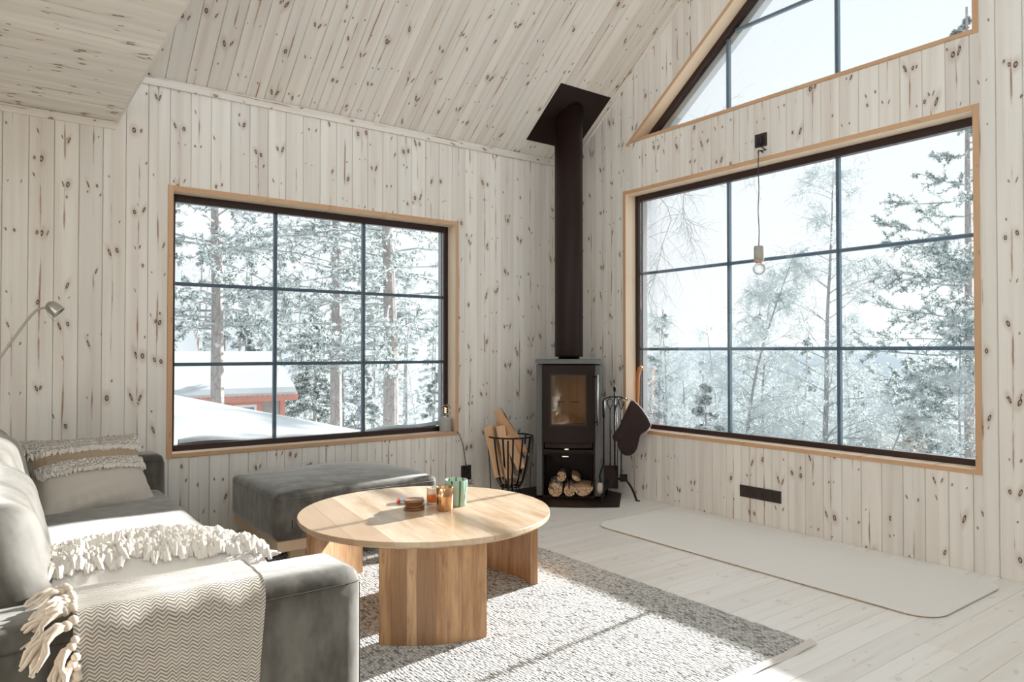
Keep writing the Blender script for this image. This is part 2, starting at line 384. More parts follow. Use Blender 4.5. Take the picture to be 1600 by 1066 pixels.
def lay_boards(parent, mat, frame, x0, x1, pitch, off, spans, breaks, cz=1.0, joint=None, seed=1, nm='plank', groove=0.0035, dep=0.006):
    """frame: matrix of the board plane; spans(xm) -> list of (f0, f1) at a strip whose middle is xm"""
    rr = random.Random(seed); k = math.floor((x0-off)/pitch); out = []
    while off+k*pitch < x1:
        a, b = max(x0, off+k*pitch), min(x1, off+(k+1)*pitch); k += 1
        if b-a < 0.01: continue
        cuts = [a]+[c for c in breaks if a+0.004 < c < b-0.004]+[b]
        pieces = []       # connected chains of sub pieces
        strips = []
        for i in range(len(cuts)-1):
            xm = (cuts[i]+cuts[i+1])/2
            strips.append([(cuts[i], cuts[i+1], f0, f1, i == 0, i == len(cuts)-2) for f0, f1 in spans(xm)])
        if len(strips) == 1: pieces = [[t] for t in strips[0]]
        else:
            used = [list(s) for s in strips]; big = [t for s in used for t in s]; comp = []
            for t in big:
                hit = [c for c in comp if any(abs(u[1]-t[0]) < 1e-6 and min(u[3](u[1]), t[3](t[0])) - max(u[2](u[1]), t[2](t[0])) > 0.01 for u in c)]
                if hit:
                    hit[0].append(t)
                    for h in hit[1:]: hit[0].extend(h); comp.remove(h)
                else: comp.append([t])
            pieces = comp
        for pc in pieces:
            js = joint(rr, (a+b)/2) if joint else None
            segs = [(None, None)]
            if js: segs = list(zip([None]+js, js+[None]))
            for j0, j1 in segs:
                q = [(t[0], t[1], (lambda x, f=t[2], j=j0: f(x) if j is None else max(f(x), j+0.0008)), (lambda x, f=t[3], j=j1: f(x) if j is None else min(f(x), j-0.0008)), t[4], t[5]) for t in pc]
                q = [t for t in q if t[3]((t[0]+t[1])/2) - t[2]((t[0]+t[1])/2) > 0.01]
                if not q: continue
                cx = (a+b)/2
                me = board_mesh(nm, q, mat, cx, cz, groove, dep)
                o = link(nm, me, parent); o.matrix_local = frame @ Matrix.Translation((cx, 0, cz)); out.append(o)
    return out

# wall with the low window (plane y = 0), boards in front of a timber core
WAx0, WAx1, WAz0, WAz1 = -3.392, -1.201, 0.516, 2.265
BO = 0.0125
WL = MB()
for x0, x1, z0, z1 in ((-6.2, WAx0, -0.1, 3.0), (WAx1, 0.3, -0.1, 3.0), (WAx0, WAx1, -0.1, WAz0), (WAx0, WAx1, WAz1, 3.0)):
    WL.box(x0, x1, BO+0.0005, 0.24, z0, z1)
wall_left = struct(WL.build('wall_left', M['backing']), 'whitewashed knotty pine wall with the lower window')
FA = basis((1, 0, 0), (0, 1, 0), (0, 0, 1), (0, 0, 0))
XLOFT, ZLOFT = -3.69, 2.60
def spansA(x):
    top = (lambda q: 2.885) if x > XLOFT else (lambda q: 2.885)
    if WAx0 < x < WAx1: return [((lambda q: 0.0), (lambda q: WAz0)), ((lambda q: WAz1), top)]
    return [((lambda q: 0.0), top)]
lay_boards(wall_left, M['board'], FA, -5.2, -0.0005, 0.1245, -0.019, spansA, [WAx0, WAx1], 1.4, seed=3)

# gable wall (plane x = 0), s = -y
WBs0, WBs1, WBz0, WBz1 = 0.694, 3.373, 0.53, 2.549
GS0, GZ0, GSL = 0.727, 2.937, 0.772
slant = lambda s: GZ0 + GSL*(s-GS0)
WR = MB()
for s0, s1, z0, z1 in ((-0.3, WBs0, -0.1, 2.9), (WBs1, 7.2, -0.1, 2.9), (WBs0, WBs1, -0.1, WBz0), (WBs0, WBs1, WBz1, GZ0)):
    WR.box(BO+0.0005, 0.24, -s1, -s0, z0, z1)
WR.prism([(0.0, 2.89), (-GS0, 2.90), (-GS0, GZ0), (-WBs1, slant(WBs1)), (-WBs1, 5.5), (0.0, zc(0)-0.005)], BO+0.0005, 0.24, axis=0)
WR.prism([(-WBs1, 2.9), (-7.2, 2.9), (-7.2, 3.0), (-3.6, zc(3.55)), (-WBs1, zc(WBs1))], BO+0.0005, 0.24, axis=0)
wall_right = struct(WR.build('wall_right', M['backing']), 'whitewashed knotty pine gable wall with two large windows')
FB = basis((0, -1, 0), (1, 0, 0), (0, 0, 1), (0, 0, 0))
def spansB(s):
    top = lambda q: zc(q)-0.003
    if s < WBs0: return [((lambda q: 0.0), top)]
    if s < GS0: return [((lambda q: 0.0), (lambda q: WBz0)), ((lambda q: WBz1), top)]
    if s < WBs1: return [((lambda q: 0.0), (lambda q: WBz0)), ((lambda q: WBz1), (lambda q: GZ0)), (slant, top)]
    return [((lambda q: 0.0), top)]
lay_boards(wall_right, M['board'], FB, 0.0135, 4.2, 0.1232, 0.0, spansB, [WBs0, GS0, WBs1], 1.3, seed=5)
o = MB().box(0.0, BO, -7.2, -4.2, 0.0, 3.0).build('wall_panel', M['board'], wall_right)

struct(MB().box(-6.2, 0.24, -7.2, -7.0, 0.0, 3.0).build('wall_back', M['board']))
struct(MB().box(-6.4, -6.2, -7.2, 0.24, 0.0, 3.0).build('wall_side', M['board']))
# floor
fl = struct(MB().box(-6.2, 0.24, -7.2, 0.24, -0.20, -BO-0.0005).build('floor', M['backing']), 'pale soaped pine plank floor')
FF = basis((0, -1, 0), (0, 0, -1), (1, 0, 0), (0, 0, 0))
def jf(rr, x):
    a = -6.1 + rr.random()*2.2; r = []
    while a < -0.3: r.append(a); a += 2.0 + rr.random()*1.4
    return r
lay_boards(fl, M['floor'], FF, 0.0, 5.6, 0.137, 0.032, lambda x: [((lambda q: -6.1), (lambda q: -0.0005))], [], -2.0, joint=jf, seed=8, groove=0.0018, dep=0.004)

# sloping ceiling, boards run up the slope
L_ = math.hypot(1, SL); cs, sn = 1/L_, SL/L_
ce = MB(); 
ce.add([(-6.2, 0.24, zc(-0.24)+0.02), (0.24, 0.24, zc(-0.24)+0.02), (0.24, -3.6, zc(3.6)+0.02), (-6.2, -3.6, zc(3.6)+0.02),
        (-6.2, 0.24, zc(-0.24)+0.3), (0.24, 0.24, zc(-0.24)+0.3), (0.24, -3.6, zc(3.6)+0.3), (-6.2, -3.6, zc(3.6)+0.3)],
       [(0, 1, 2, 3), (4, 7, 6, 5), (0, 4, 5, 1), (1, 5, 6, 2), (2, 6, 7, 3), (3, 7, 4, 0)])
ceiling = struct(ce.build('ceiling', M['backing']), 'steep whitewashed pine ceiling following the roof')
FC = basis((1, 0, 0), (0, sn, cs), (0, -cs, sn), (0, 0, ZC))
def jc(rr, x): return [rr.uniform(1.2, 3.6)] if rr.random() < 0.75 else None
lay_boards(ceiling, M['ceil'], FC, -5.0, -0.001, 0.1245, -0.053, lambda x: [((lambda q: 0.0), (lambda q: 4.5))], [], 1.2, joint=jc, seed=13)
# loft underside at the left, boards run along x
lf = struct(MB().box(-6.2, XLOFT, -5.6, 0.0, ZLOFT+BO+0.0005, ZLOFT+0.25).build('ceiling_loft', M['backing']), 'flat low boarded ceiling under the loft')
FS = basis((0, 1, 0), (0, 0, 1), (1, 0, 0), (0, 0, ZLOFT))
lay_boards(lf, M['ceil'], FS, -5.6, -0.045, 0.1245, -0.02, lambda x: [((lambda q: -6.1), (lambda q: XLOFT))], [], -4.4, seed=17, groove=0.0012, dep=0.002)
MB().box(XLOFT, XLOFT+0.012, -5.6, 0.0, ZLOFT, ZLOFT+0.25).build('fascia', M['ceil'], lf)
# mouldings
tr = MB(); tr.prism([(0.0, 2.888), (-0.016, 2.888), (-0.016, 2.928), (-0.030, 2.944), (-0.012, ZC+SL*0.012-0.001), (0.0, 2.929)], 0, 3.68, axis=0)
def stripmesh(name, L, prof, mat, frame):
    """moulding whose length is local Z"""
    m = MB(); n = len(prof); m.add([(x, y, 0) for x, y in prof]+[(x, y, L) for x, y in prof], [tuple(range(n)), tuple(range(n, 2*n))]+[(i, (i+1) % n, n+(i+1) % n, n+i) for i in range(n)])
    o = m.build(name, mat); o.matrix_world = frame; return o
# along wall_left (local Z = +x, X = up, Y = out of room)
o = stripmesh('trim_1', 3.69, [(-0.027, -0.0002), (-0.027, -0.018), (0.027, -0.018), (0.019, -0.0002)], M['moulding'], basis((0, 0, 1), (0, 1, 0), (1, 0, 0), (-3.69, 0, 2.907)) )
struct(o, 'narrow pine moulding between left wall and sloping ceiling')
o = stripmesh('trim_2', 2.5, [(-0.020, -0.0002), (-0.020, -0.020), (0.0, -0.030), (0.018, -0.044), (0.0185, -0.0002)], M['moulding'], basis((0, 0, 1), (0, 1, 0), (1, 0, 0), (-6.19, 0, 2.580)))
struct(o, 'narrow pine moulding under the loft ceiling')
# up the gable: local Z up the slope, X = perpendicular in wall plane, Y outwards (+x)
o = stripmesh('trim_3', 4.5, [(-0.040, -0.0002), (-0.040, -0.014), (-0.001, -0.014), (-0.001, -0.0002)], M['moulding'], basis((0, sn, cs), (1, 0, 0), (0, -cs, sn), (0, 0, ZC)) @ Matrix.Translation((0, 0, 0.03)))
struct(o, 'narrow pine moulding along the gable slope')

# ------------------------------------------------------------------ windows
JD = 0.115
def part_box(name, mat, parent, b, bev=0.0): return MB().box(*b, bev).build(name, mat, parent)
def grain_box(name, mat, parent, a0, a1, lo, hi, axis):
    """box whose local Z is its length; a0,a1 = along axis range"""
    pass
def long_piece(name, mat, parent, p0, p1, wa, wb, A, B):
    """bar from p0 to p1, local Z along; wa=(lo,hi) along A, wb=(lo,hi) along B"""
    p0, p1 = Vector(p0), Vector(p1); Z = (p1-p0); L = Z.length; Z.normalize(); A = Vector(A); B = Vector(B)
    m = MB().box(wa[0], wa[1], wb[0], wb[1], 0, L, 0.002)
    if mat is M['casing']:  # room-side faces get the unlit tone, all others the painted lit tone
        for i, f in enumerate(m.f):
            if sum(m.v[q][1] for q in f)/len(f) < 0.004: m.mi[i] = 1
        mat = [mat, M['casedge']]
    o = m.build(name, mat, parent); o.matrix_local = basis(A, B, Z, p0); return o
def window(name, label, O, U, Nn, u0, u1, z0, z1, mu, mz, th=0.032):
    """U = direction along the wall (right seen from the room), Nn = outwards; coordinates u along U from O"""
    w = bpy.data.objects.new(name, None); COL.objects.link(w); struct(w, label)
    w.matrix_world = basis(U, Nn, (0, 0, 1), O)
    f = -0.006; out = 0.235
    # casing boards
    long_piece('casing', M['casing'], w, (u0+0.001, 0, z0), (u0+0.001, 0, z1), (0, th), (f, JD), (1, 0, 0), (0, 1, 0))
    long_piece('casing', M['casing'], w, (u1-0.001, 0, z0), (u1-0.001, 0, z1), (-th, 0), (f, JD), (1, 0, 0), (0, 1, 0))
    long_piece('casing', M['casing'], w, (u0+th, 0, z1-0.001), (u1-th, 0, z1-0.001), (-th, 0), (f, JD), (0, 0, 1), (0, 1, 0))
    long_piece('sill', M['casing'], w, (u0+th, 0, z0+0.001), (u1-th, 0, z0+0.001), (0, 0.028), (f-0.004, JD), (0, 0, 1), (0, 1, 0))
    # sash
    a0, a1, b0, b1 = u0+0.001, u1-0.001, z0+0.001, z1-0.001; fw = th+0.036; y0, y1 = JD, JD+0.055
    for b in ((a0, a0+fw, y0, y1, b0, b1), (a1-fw, a1, y0, y1, b0, b1), (a0+fw, a1-fw, y0, y1, b1-fw-0.012, b1), (a0+fw, a1-fw, y0, y1, b0, b0+fw-0.004)):
        part_box('sash_frame', M['sash'], w, b, 0.004)
    # exterior reveal
    for b in ((a0, a0+0.052, y1, out, b0, b1), (a1-0.052, a1, y1, out, b0, b1), (a0+0.052, a1-0.052, y1, out, b1-0.052, b1), (a0+0.052, a1-0.052, y1, out, b0, b0+0.045)):
        part_box('outer_frame', M['outer'], w, b)
    gx = [a0+fw]+mu+[a1-fw]; gz = [b0+fw-0.004]+mz+[b1-fw-0.012]
    for i in range(len(gx)-1):
        for j in range(len(gz)-1):
            part_box('pane', M['pane'], w, (gx[i]+0.0005, gx[i+1]-0.0005, JD+0.022, JD+0.026, gz[j]+0.0005, gz[j+1]-0.0005))
    for x in mu: part_box('glazing_bar', M['muntin'], w, (x-0.0125, x+0.0125, JD+0.0265, JD+0.054, gz[0], gz[-1]), 0.002)
    for z in mz:
        for i in range(len(gx)-1):
            part_box('glazing_bar', M['muntin'], w, (gx[i]+(0.013 if i else 0), gx[i+1]-(0.013 if i < len(gx)-2 else 0), JD+0.028, JD+0.052, z-0.012, z+0.012), 0.002)
    return w
window('window_1', 'wide nine pane window in the left wall with snow outside', (0, 0, 0), (1, 0, 0), (0, 1, 0), WAx0, WAx1, WAz0, WAz1, [-2.656, -1.974], [1.112, 1.647])
window('window_2', 'large nine pane window in the gable wall facing frosted birches', (0, 0, 0), (0, -1, 0), (1, 0, 0), WBs0, WBs1, WBz0, WBz1, [1.644, 2.494], [1.218, 1.857])
# slanted upper window
w3 = bpy.data.objects.new('window_3', None); COL.objects.link(w3); struct(w3, 'upper slanted window following the roof line of the gable')
w3.matrix_world = basis((0, -1, 0), (1, 0, 0), (0, 0, 1), (0, 0, 0))
gl = math.hypot(1, GSL); gc, gs = 1/gl, GSL/gl; SEND = WBs1; ZEND = slant(SEND); th = 0.030
Lsl = (SEND-GS0)*gl
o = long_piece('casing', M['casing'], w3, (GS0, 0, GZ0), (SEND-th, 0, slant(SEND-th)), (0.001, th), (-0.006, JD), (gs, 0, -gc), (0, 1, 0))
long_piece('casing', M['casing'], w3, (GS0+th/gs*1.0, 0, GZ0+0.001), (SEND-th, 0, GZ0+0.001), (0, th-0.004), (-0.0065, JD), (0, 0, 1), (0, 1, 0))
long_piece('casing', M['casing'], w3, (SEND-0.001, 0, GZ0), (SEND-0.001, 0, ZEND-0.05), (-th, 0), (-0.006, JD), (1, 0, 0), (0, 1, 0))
fw = th+0.04
def inset(d, s): return slant(s) - d*gl        # lower edge of a band of thickness d under the slant
def band(d0, d1, y0, y1, name, mat, s0=GS0, s1=SEND):
    return MB().prism([(max(s0, GS0+d0/gs), inset(d0, max(s0, GS0+d0/gs))), (s1, inset(d0, s1)), (s1, inset(d1, s1)), (GS0+d1/gs, inset(d1, GS0+d1/gs))], y0, y1, axis=1).build(name, mat, w3)
band(0.001, fw, JD, JD+0.055, 'sash_frame', M['sash']); band(0.001, 0.12, JD+0.055, 0.235, 'outer_frame', M['outer'])
part_box('sash_frame', M['sash'], w3, (GS0+0.09, SEND-fw, JD, JD+0.055, GZ0+0.001, GZ0+0.045), 0.003)
part_box('sash_frame', M['sash'], w3, (SEND-fw, SEND-0.001, JD, JD+0.055, GZ0+0.001, inset(fw, SEND-fw)), 0.003)
part_box('outer_frame', M['outer'], w3, (GS0+0.13, SEND-0.052, JD+0.055, 0.235, GZ0+0.001, GZ0+0.04))
zb = GZ0+0.045
cols = [(0.905, 1.644), (1.644, 2.494), (2.494, SEND-fw)]; ZM = 3.592
for a, b in cols:
    top = lambda s: inset(fw, s)
    ta, tb = top(a), top(b)
    if ta > zb:
        if tb > ZM:
            if ta >= ZM:
                MB().prism([(a, zb), (b, zb), (b, ZM), (a, ZM)], JD+0.022, JD+0.026, axis=1).build('pane', M['pane'], w3)
                MB().prism([(a, ZM), (b, ZM), (b, tb), (a, ta)], JD+0.022, JD+0.026, axis=1).build('pane', M['pane'], w3)
            else:
                sm = GS0+(ZM+fw*gl-GZ0)/GSL
                MB().prism([(a, zb), (b, zb), (b, ZM), (sm, ZM), (a, ta)], JD+0.022, JD+0.026, axis=1).build('pane', M['pane'], w3)
                MB().prism([(sm, ZM), (b, ZM), (b, tb)], JD+0.022, JD+0.026, axis=1).build('pane', M['pane'], w3)
        else:
            MB().prism([(a, zb), (b, zb), (b, tb), (a, ta)], JD+0.022, JD+0.026, axis=1).build('pane', M['pane'], w3)
for s in (1.644, 2.494): part_box('glazing_bar', M['muntin'], w3, (s-0.0125, s+0.0125, JD+0.0265, JD+0.054, zb, inset(fw, s-0.0125)), 0.0)
sm = GS0+(ZM+fw*gl-GZ0)/GSL
for a, b in ((sm+0.02, 2.481), (2.507, SEND-fw)): part_box('glazing_bar', M['muntin'], w3, (a, b, JD+0.028, JD+0.052, ZM-0.012, ZM+0.012), 0.002)
# ------------------------------------------------------------------ rug and mat
def rug_mat():
    t = NT('bobbly_wool_weave'); x, y, z = t.xyz(t.obj())
    row = t.f('FLOOR', t.f('DIVIDE', x, 0.013)); sh = t.f('MULTIPLY', t.f('FRACT', t.f('MULTIPLY', row, 0.5)), 0.018)
    v = t.vec(t.f('DIVIDE', x, 0.013), t.f('DIVIDE', t.f('ADD', y, sh), 0.020), 0.0)
    vo = t.n('ShaderNodeTexVoronoi'); t.put(vo.inputs['Vector'], v); vo.inputs['Scale'].default_value = 1.0; vo.inputs['Randomness'].default_value = 0.55
    d = vo.outputs['Distance']; cc = t.xyz(vo.outputs['Color'])
    gap = t.step(d, 0.42, 0.70); h = t.step(d, 0.62, 0.05)
    c = t.mix(cc[0], (0.72, 0.70, 0.66), (0.86, 0.85, 0.81))
    dk = t.f('GREATER_THAN', cc[1], 0.86)
    c = t.mix(t.f('MULTIPLY', dk, 0.75), c, (0.11, 0.105, 0.10))
    c = t.mix(t.f('MULTIPLY', gap, 0.75), c, (0.055, 0.052, 0.048))
    return t.bsdf(c, 0.95, 0.0, t.bump(h, 0.9, 0.012), Sheen_Weight=0.2)
M['rug'] = rug_mat()
RX0, RX1, RY0, RY1 = -4.15, -1.60, -3.315, -0.03
rg = thing('rug', 'large grey and white bobbly woven rug under the round table', 'rug', ((RX0+RX1)/2, (RY0+RY1)/2, 0))
def rugf(w, d, z0, z1, n=80):
    m = MB(); r = random.Random(4)
    nx, ny = 40, 60
    def top(u, v):
        x, y = (u-0.5)*w, (v-0.5)*d
        if 0 < v < 1: x += 0.004*sin(v*170+u*9)*(abs(u-0.5) > 0.49)
        e = min(u, 1-u)*w; e2 = min(v, 1-v)*d; k = min(1, min(e, e2)/0.03)
        return (x, y, z1-(1-k)**2*0.006 + 0.0008*sin(x*31+y*17))
    m.grid(top, nx, ny)
    m.box(-w/2+0.004, w/2-0.004, -d/2+0.002, d/2-0.002, z0, z1-0.007)
    return m
rugf(RX1-RX0, RY1-RY0, 0.0008, 0.014).build('pile', M['rug'], rg)
m = MB(); hw, hd = (RX1-RX0)/2, (RY1-RY0)/2
m.grid(lambda u, v: (-hw+u*2*hw+0.004, -hd-0.002-v*0.030, 0.012 - 0.009*v**1.5 + 0.003*sin(u*60)*v + max(0, (u-0.93))*0.14*(1-v*0.4)), 80, 3)
m.grid(lambda u, v: (-hw+u*2*hw+0.004, -hd-0.002-v*0.030, 0.008 - 0.006*v**1.5 + 0.003*sin(u*60)*v + max(0, (u-0.93))*0.14*(1-v*0.4)), 80, 3)
m.build('edge_tape', M['cork'], rg)

def rounded_poly(x0, x1, y0, y1, r, n=8):
    P = []
    for cx, cy, a in ((x1-r, y1-r, 0), (x0+r, y1-r, PI/2), (x0+r, y0+r, PI), (x1-r, y0+r, 1.5*PI)):
        P += [(cx+r*cos(a+PI/2*i/n), cy+r*sin(a+PI/2*i/n)) for i in range(n+1)]
    return P
mt = thing('floor_mat', 'long pale felt mat with rounded corners on the bare floor below the gable window', 'mat', (-0.535, -2.425, 0))
m = MB(); m.prism(rounded_poly(-0.41, 0.41, -1.095, 1.095, 0.13), 0.001, 0.006); m.build('underside', M['felttan'], mt)
m = MB(); P = rounded_poly(-0.413, 0.413, -1.098, 1.098, 0.133); Q = rounded_poly(-0.405, 0.405, -1.09, 1.09, 0.126); n = len(P)
m.add([(x, y, 0.0065) for x, y in P]+[(x, y, 0.011) for x, y in P]+[(x, y, 0.0135) for x, y in Q], [tuple(range(n)), tuple(range(2*n, 3*n))]+[(i, (i+1) % n, n+(i+1) % n, n+i) for i in range(n)]+[(n+i, n+(i+1) % n, 2*n+(i+1) % n, 2*n+i) for i in range(n)])
m.build('felt_top', M['felt'], mt)

# ------------------------------------------------------------------ round coffee table
def stave_mat(name, hue=0.0, gloss=0.42):
    t = NT(name); x, y, z = t.xyz(t.obj()); r = t.rnd(); r9 = t.f('MULTIPLY', r, 83.0)
    n = t.noise(t.vec(t.f('ADD', t.f('MULTIPLY', x, 14.0), r9), t.f('MULTIPLY', y, 14.0), t.f('MULTIPLY', z, 2.2)), 1.0, 4, 0.6)
    f = t.noise(t.vec(t.f('ADD', t.f('MULTIPLY', x, 120.0), r9), t.f('MULTIPLY', y, 120.0), t.f('MULTIPLY', z, 6.0)), 1.0, 3, 0.6)
    c = t.mix(t.step(n, 0.30, 0.72), (0.60, 0.36, 0.19), (0.34, 0.17, 0.075))
    c = t.mix(t.f('MULTIPLY', t.step(r, 0.60, 1.0), 0.65), c, (0.72, 0.50, 0.30))
    c = t.mix(t.step(r, 0.28, 0.0), c, (0.33, 0.19, 0.10))
    c = t.mix(t.f('MULTIPLY', t.step(f, 0.42, 0.72), 0.5), c, (0.25, 0.12, 0.05))
    g2 = t.noise(t.vec(t.f('ADD', t.f('MULTIPLY', x, 26.0), r9), t.f('MULTIPLY', y, 26.0), t.f('MULTIPLY', z, 7.0)), 1.0, 4, 0.65)
    c = t.mix(t.f('MULTIPLY', t.step(g2, 0.56, 0.70), 0.55), c, (0.24, 0.11, 0.045))
    return t.bsdf(c, gloss, 0.0, t.bump(f, 0.06, 0.002))
M['stave'] = stave_mat('mango_wood_staves')
def top_mat():
    t = NT('mango_wood_tabletop'); x, y, z = t.xyz(t.obj()); r = t.rnd(); r9 = t.f('MULTIPLY', r, 83.0)
    n = t.noise(t.vec(t.f('ADD', t.f('MULTIPLY', x, 9.0), r9), 0.0, t.f('MULTIPLY', z, 2.2)), 1.0, 4, 0.6)
    f = t.noise(t.vec(t.f('ADD', t.f('MULTIPLY', x, 110.0), r9), 0.0, t.f('MULTIPLY', z, 6.0)), 1.0, 3, 0.6)
    c = t.mix(t.step(n, 0.34, 0.70), (0.70, 0.56, 0.41), (0.47, 0.31, 0.18))
    c = t.mix(t.step(r, 0.35, 0.0), c, (0.46, 0.31, 0.19))
    c = t.mix(t.f('MULTIPLY', t.step(f, 0.45, 0.75), 0.25), c, (0.36, 0.22, 0.12))
    return t.bsdf(c, 0.30, 0.0, t.bump(f, 0.04, 0.002))
M['top'] = top_mat()
TC = Vector((-2.603, -1.923, 0.0)); TR_, TZ = 0.598, 0.435; ZR = 0.0145
tb = thing('coffee_table', 'round solid wood coffee table on three curved panel legs, standing on the rug', 'table', (TC.x, TC.y, ZR))
H = TZ-ZR
core = MB().lathe([(TR_-0.012, H-0.030), (TR_-0.004, H-0.024), (TR_-0.004, H-0.020)], 72).build('tabletop', M['top'], tb)
ang = math.radians(-8); step = 2*TR_/9
for i in range(9):
    a, b = -TR_+i*step, -TR_+(i+1)*step; P = []; n = 14
    for k in range(n+1): x = a+(b-a)*k/n; P.append((x, math.sqrt(max(0, TR_**2-x*x))))
    for k in range(n, -1, -1): x = a+(b-a)*k/n; P.append((x, -math.sqrt(max(0, TR_**2-x*x))))
    P = list(dict.fromkeys((round(x, 5), round(y, 5)) for x, y in P)); cx = (a+b)/2
    g = 0.0003
    P = [(min(max(x, a+g), b-g)-cx, y) for x, y in P]
    Q = [(x*(1-0.004), y*(1-0.003)) for x, y in P]; m = MB(); nn = len(P)
    V = [(x, 0.0, y) for x, y in P]+[(x, -0.018, y) for x, y in P]+[(x, -0.020, y) for x, y in Q]
    m.add(V, [tuple(range(nn)), tuple(range(2*nn, 3*nn))]+[(k, (k+1) % nn, nn+(k+1) % nn, nn+k) for k in range(nn)]+[(nn+k, nn+(k+1) % nn, 2*nn+(k+1) % nn, 2*nn+k) for k in range(nn)])
    o = m.build('plank', M['top'], core)
    # local Z = plank direction in plan, local Y = down
    o.matrix_local = basis((cos(ang), sin(ang), 0), (0, 0, -1), (-sin(ang), cos(ang), 0), (cx*cos(ang), cx*sin(ang), H-0.0200))
def arc_block(r0, r1, a0, a1, z0, z1, n=6):
    m = MB(); vs = []
    for k in range(n+1):
        a = a0+(a1-a0)*k/n
        for r in (r0, r1):
            for z in (z0, z1): vs.append((r*cos(a), r*sin(a), z))
    fs = []
    for k in range(n):
        b, c = k*4, (k+1)*4
        fs += [(b, b+1, c+1, c), (b+2, c+2, c+3, b+3), (b, c, c+2, b+2), (b+1, b+3, c+3, c+1)]
    fs += [(0, 2, 3, 1), (n*4, n*4+1, n*4+3, n*4+2)]
    return m.add(vs, fs)
for cdeg in (243.5, 4.5, 121.5):
    ca = math.radians(cdeg); hw = math.radians(22.5); LZ = H-0.0305
    lg = arc_block(0.538, 0.556, ca-hw, ca+hw, 0.0, LZ, 18).build('leg', M['stave'], tb)
    ws = [1.0, 1.35, 0.8, 1.6, 0.9, 1.2, 1.0, 1.3]; tot = sum(ws); q = ca-hw
    for wd in ws:
        q2 = q+2*hw*wd/tot; arc_block(0.5565, 0.577, q+0.0004, q2-0.0004, 0.0, LZ, 4).build('stave', M['stave'], lg); q = q2
    # steel brace let into the inner face
    m = MB(); P = [((0.5355)*cos(ca+a), 0.5355*sin(ca+a), LZ-0.035) for a in np.linspace(-hw*0.93, hw*0.93, 22)]
    m.strap(P, (0, 0, 1), 0.022, 0.004); m.build('brace', M['black'], lg)
    for a in np.linspace(-hw*0.85, hw*0.85, 7): MB().sphere((0.533*cos(ca+a), 0.533*sin(ca+a), LZ-0.035), 0.004, 8, 6).build('screw', M['bright'], lg)

# things on the table
def striped():
    t = NT('mint_glass_with_green_stripes'); x, y, z = t.xyz(t.obj()); a = t.f('ARCTAN2', y, x)
    s = t.f('FRACT', t.f('ADD', t.f('MULTIPLY', a, 9/(2*PI)), t.f('MULTIPLY', t.noise(t.obj(), 12, 1), 0.15)))
    k = t.step(t.f('ABSOLUTE', t.f('SUBTRACT', s, 0.5)), 0.14, 0.10)
    return t.bsdf(t.mix(k, (0.58, 0.74, 0.60), (0.03, 0.28, 0.14)), 0.12, Transmission_Weight=0.35, Alpha=1.0)
M['mint'] = striped()
M['bronze'] = plain('polished_bronze', (0.72, 0.43, 0.24), 0.14, 1.0)
def candle():
    t = NT('orange_to_cream_candle_glass'); x, y, z = t.xyz(t.obj()); k = t.step(t.f('ADD', z, t.f('MULTIPLY', t.noise(t.obj(), 60, 1), 0.01)), 0.050, 0.062)
    return t.bsdf(t.mix(k, (0.80, 0.20, 0.035), (0.86, 0.68, 0.50)), 0.25, Coat_Weight=0.3)
M['candle'] = candle()
M['walnut'] = plain('dark_turned_wood', (0.23, 0.095, 0.035), 0.35, var=0.35, sc=25)
def coaster_top():
    t = NT('coaster_wood'); x, y, z = t.xyz(t.obj()); r = t.f('SQRT', t.f('ADD', t.f('MULTIPLY', x, x), t.f('MULTIPLY', y, y)))
    k = t.f('SINE', t.f('MULTIPLY', r, 700)); c = t.mix(t.f('MULTIPLY', t.f('ADD', k, 1), 0.5), (0.36, 0.17, 0.07), (0.26, 0.11, 0.04))
    return t.bsdf(c, 0.35)
M['coaster'] = coaster_top()
def tumbler(name, mat, loc, r0, r1, h, label, cat='cup', w=0.003):
    m = MB().lathe([(0, 0), (r0*0.93, 0), (r0, 0.004), (r1, h-0.002), (r1-w*0.4, h), (r1-w, h-0.002), (r0-w, 0.008), (0, 0.008)], 40, cap=False)
    o = m.build(name, mat, loc=loc); return tag(o, label, cat)
tumbler('metal_cup', M['bronze'], (-2.540, -1.992, TZ), 0.040, 0.0425, 0.112, 'shiny bronze coloured metal cup on the table in front of the green glass')
tumbler('striped_glass', M['mint'], (-2.437, -1.930, TZ), 0.052, 0.058, 0.128, 'pale green glass with darker green stripes on the table', 'glass', 0.005)
cdl = thing('candle_holder', 'small orange and cream candle glass beside the bronze cup', 'candle', (-2.515, -1.832, TZ))
MB().lathe([(0, 0), (0.030, 0), (0.032, 0.004), (0.030, 0.010), (0, 0.010)], 28, cap=False).build('base', M['bulb'], cdl)
MB().lathe([(0, 0.0105), (0.027, 0.0105), (0.0285, 0.015), (0.0285, 0.080), (0.026, 0.082), (0.024, 0.078), (0, 0.077)], 28, cap=False).build('glass', M['candle'], cdl)
MB().tube([(0, 0, 0.077), (0.001, 0, 0.089)], 0.0012, 6).build('wick', M['black'], cdl)
cl = ['bottom coaster of the small dark wooden stack on the table', 'second coaster from the bottom of the dark wooden stack', 'dark narrow coaster below the top one of the wooden stack', 'topmost dark wooden coaster of the stack beside the candle']
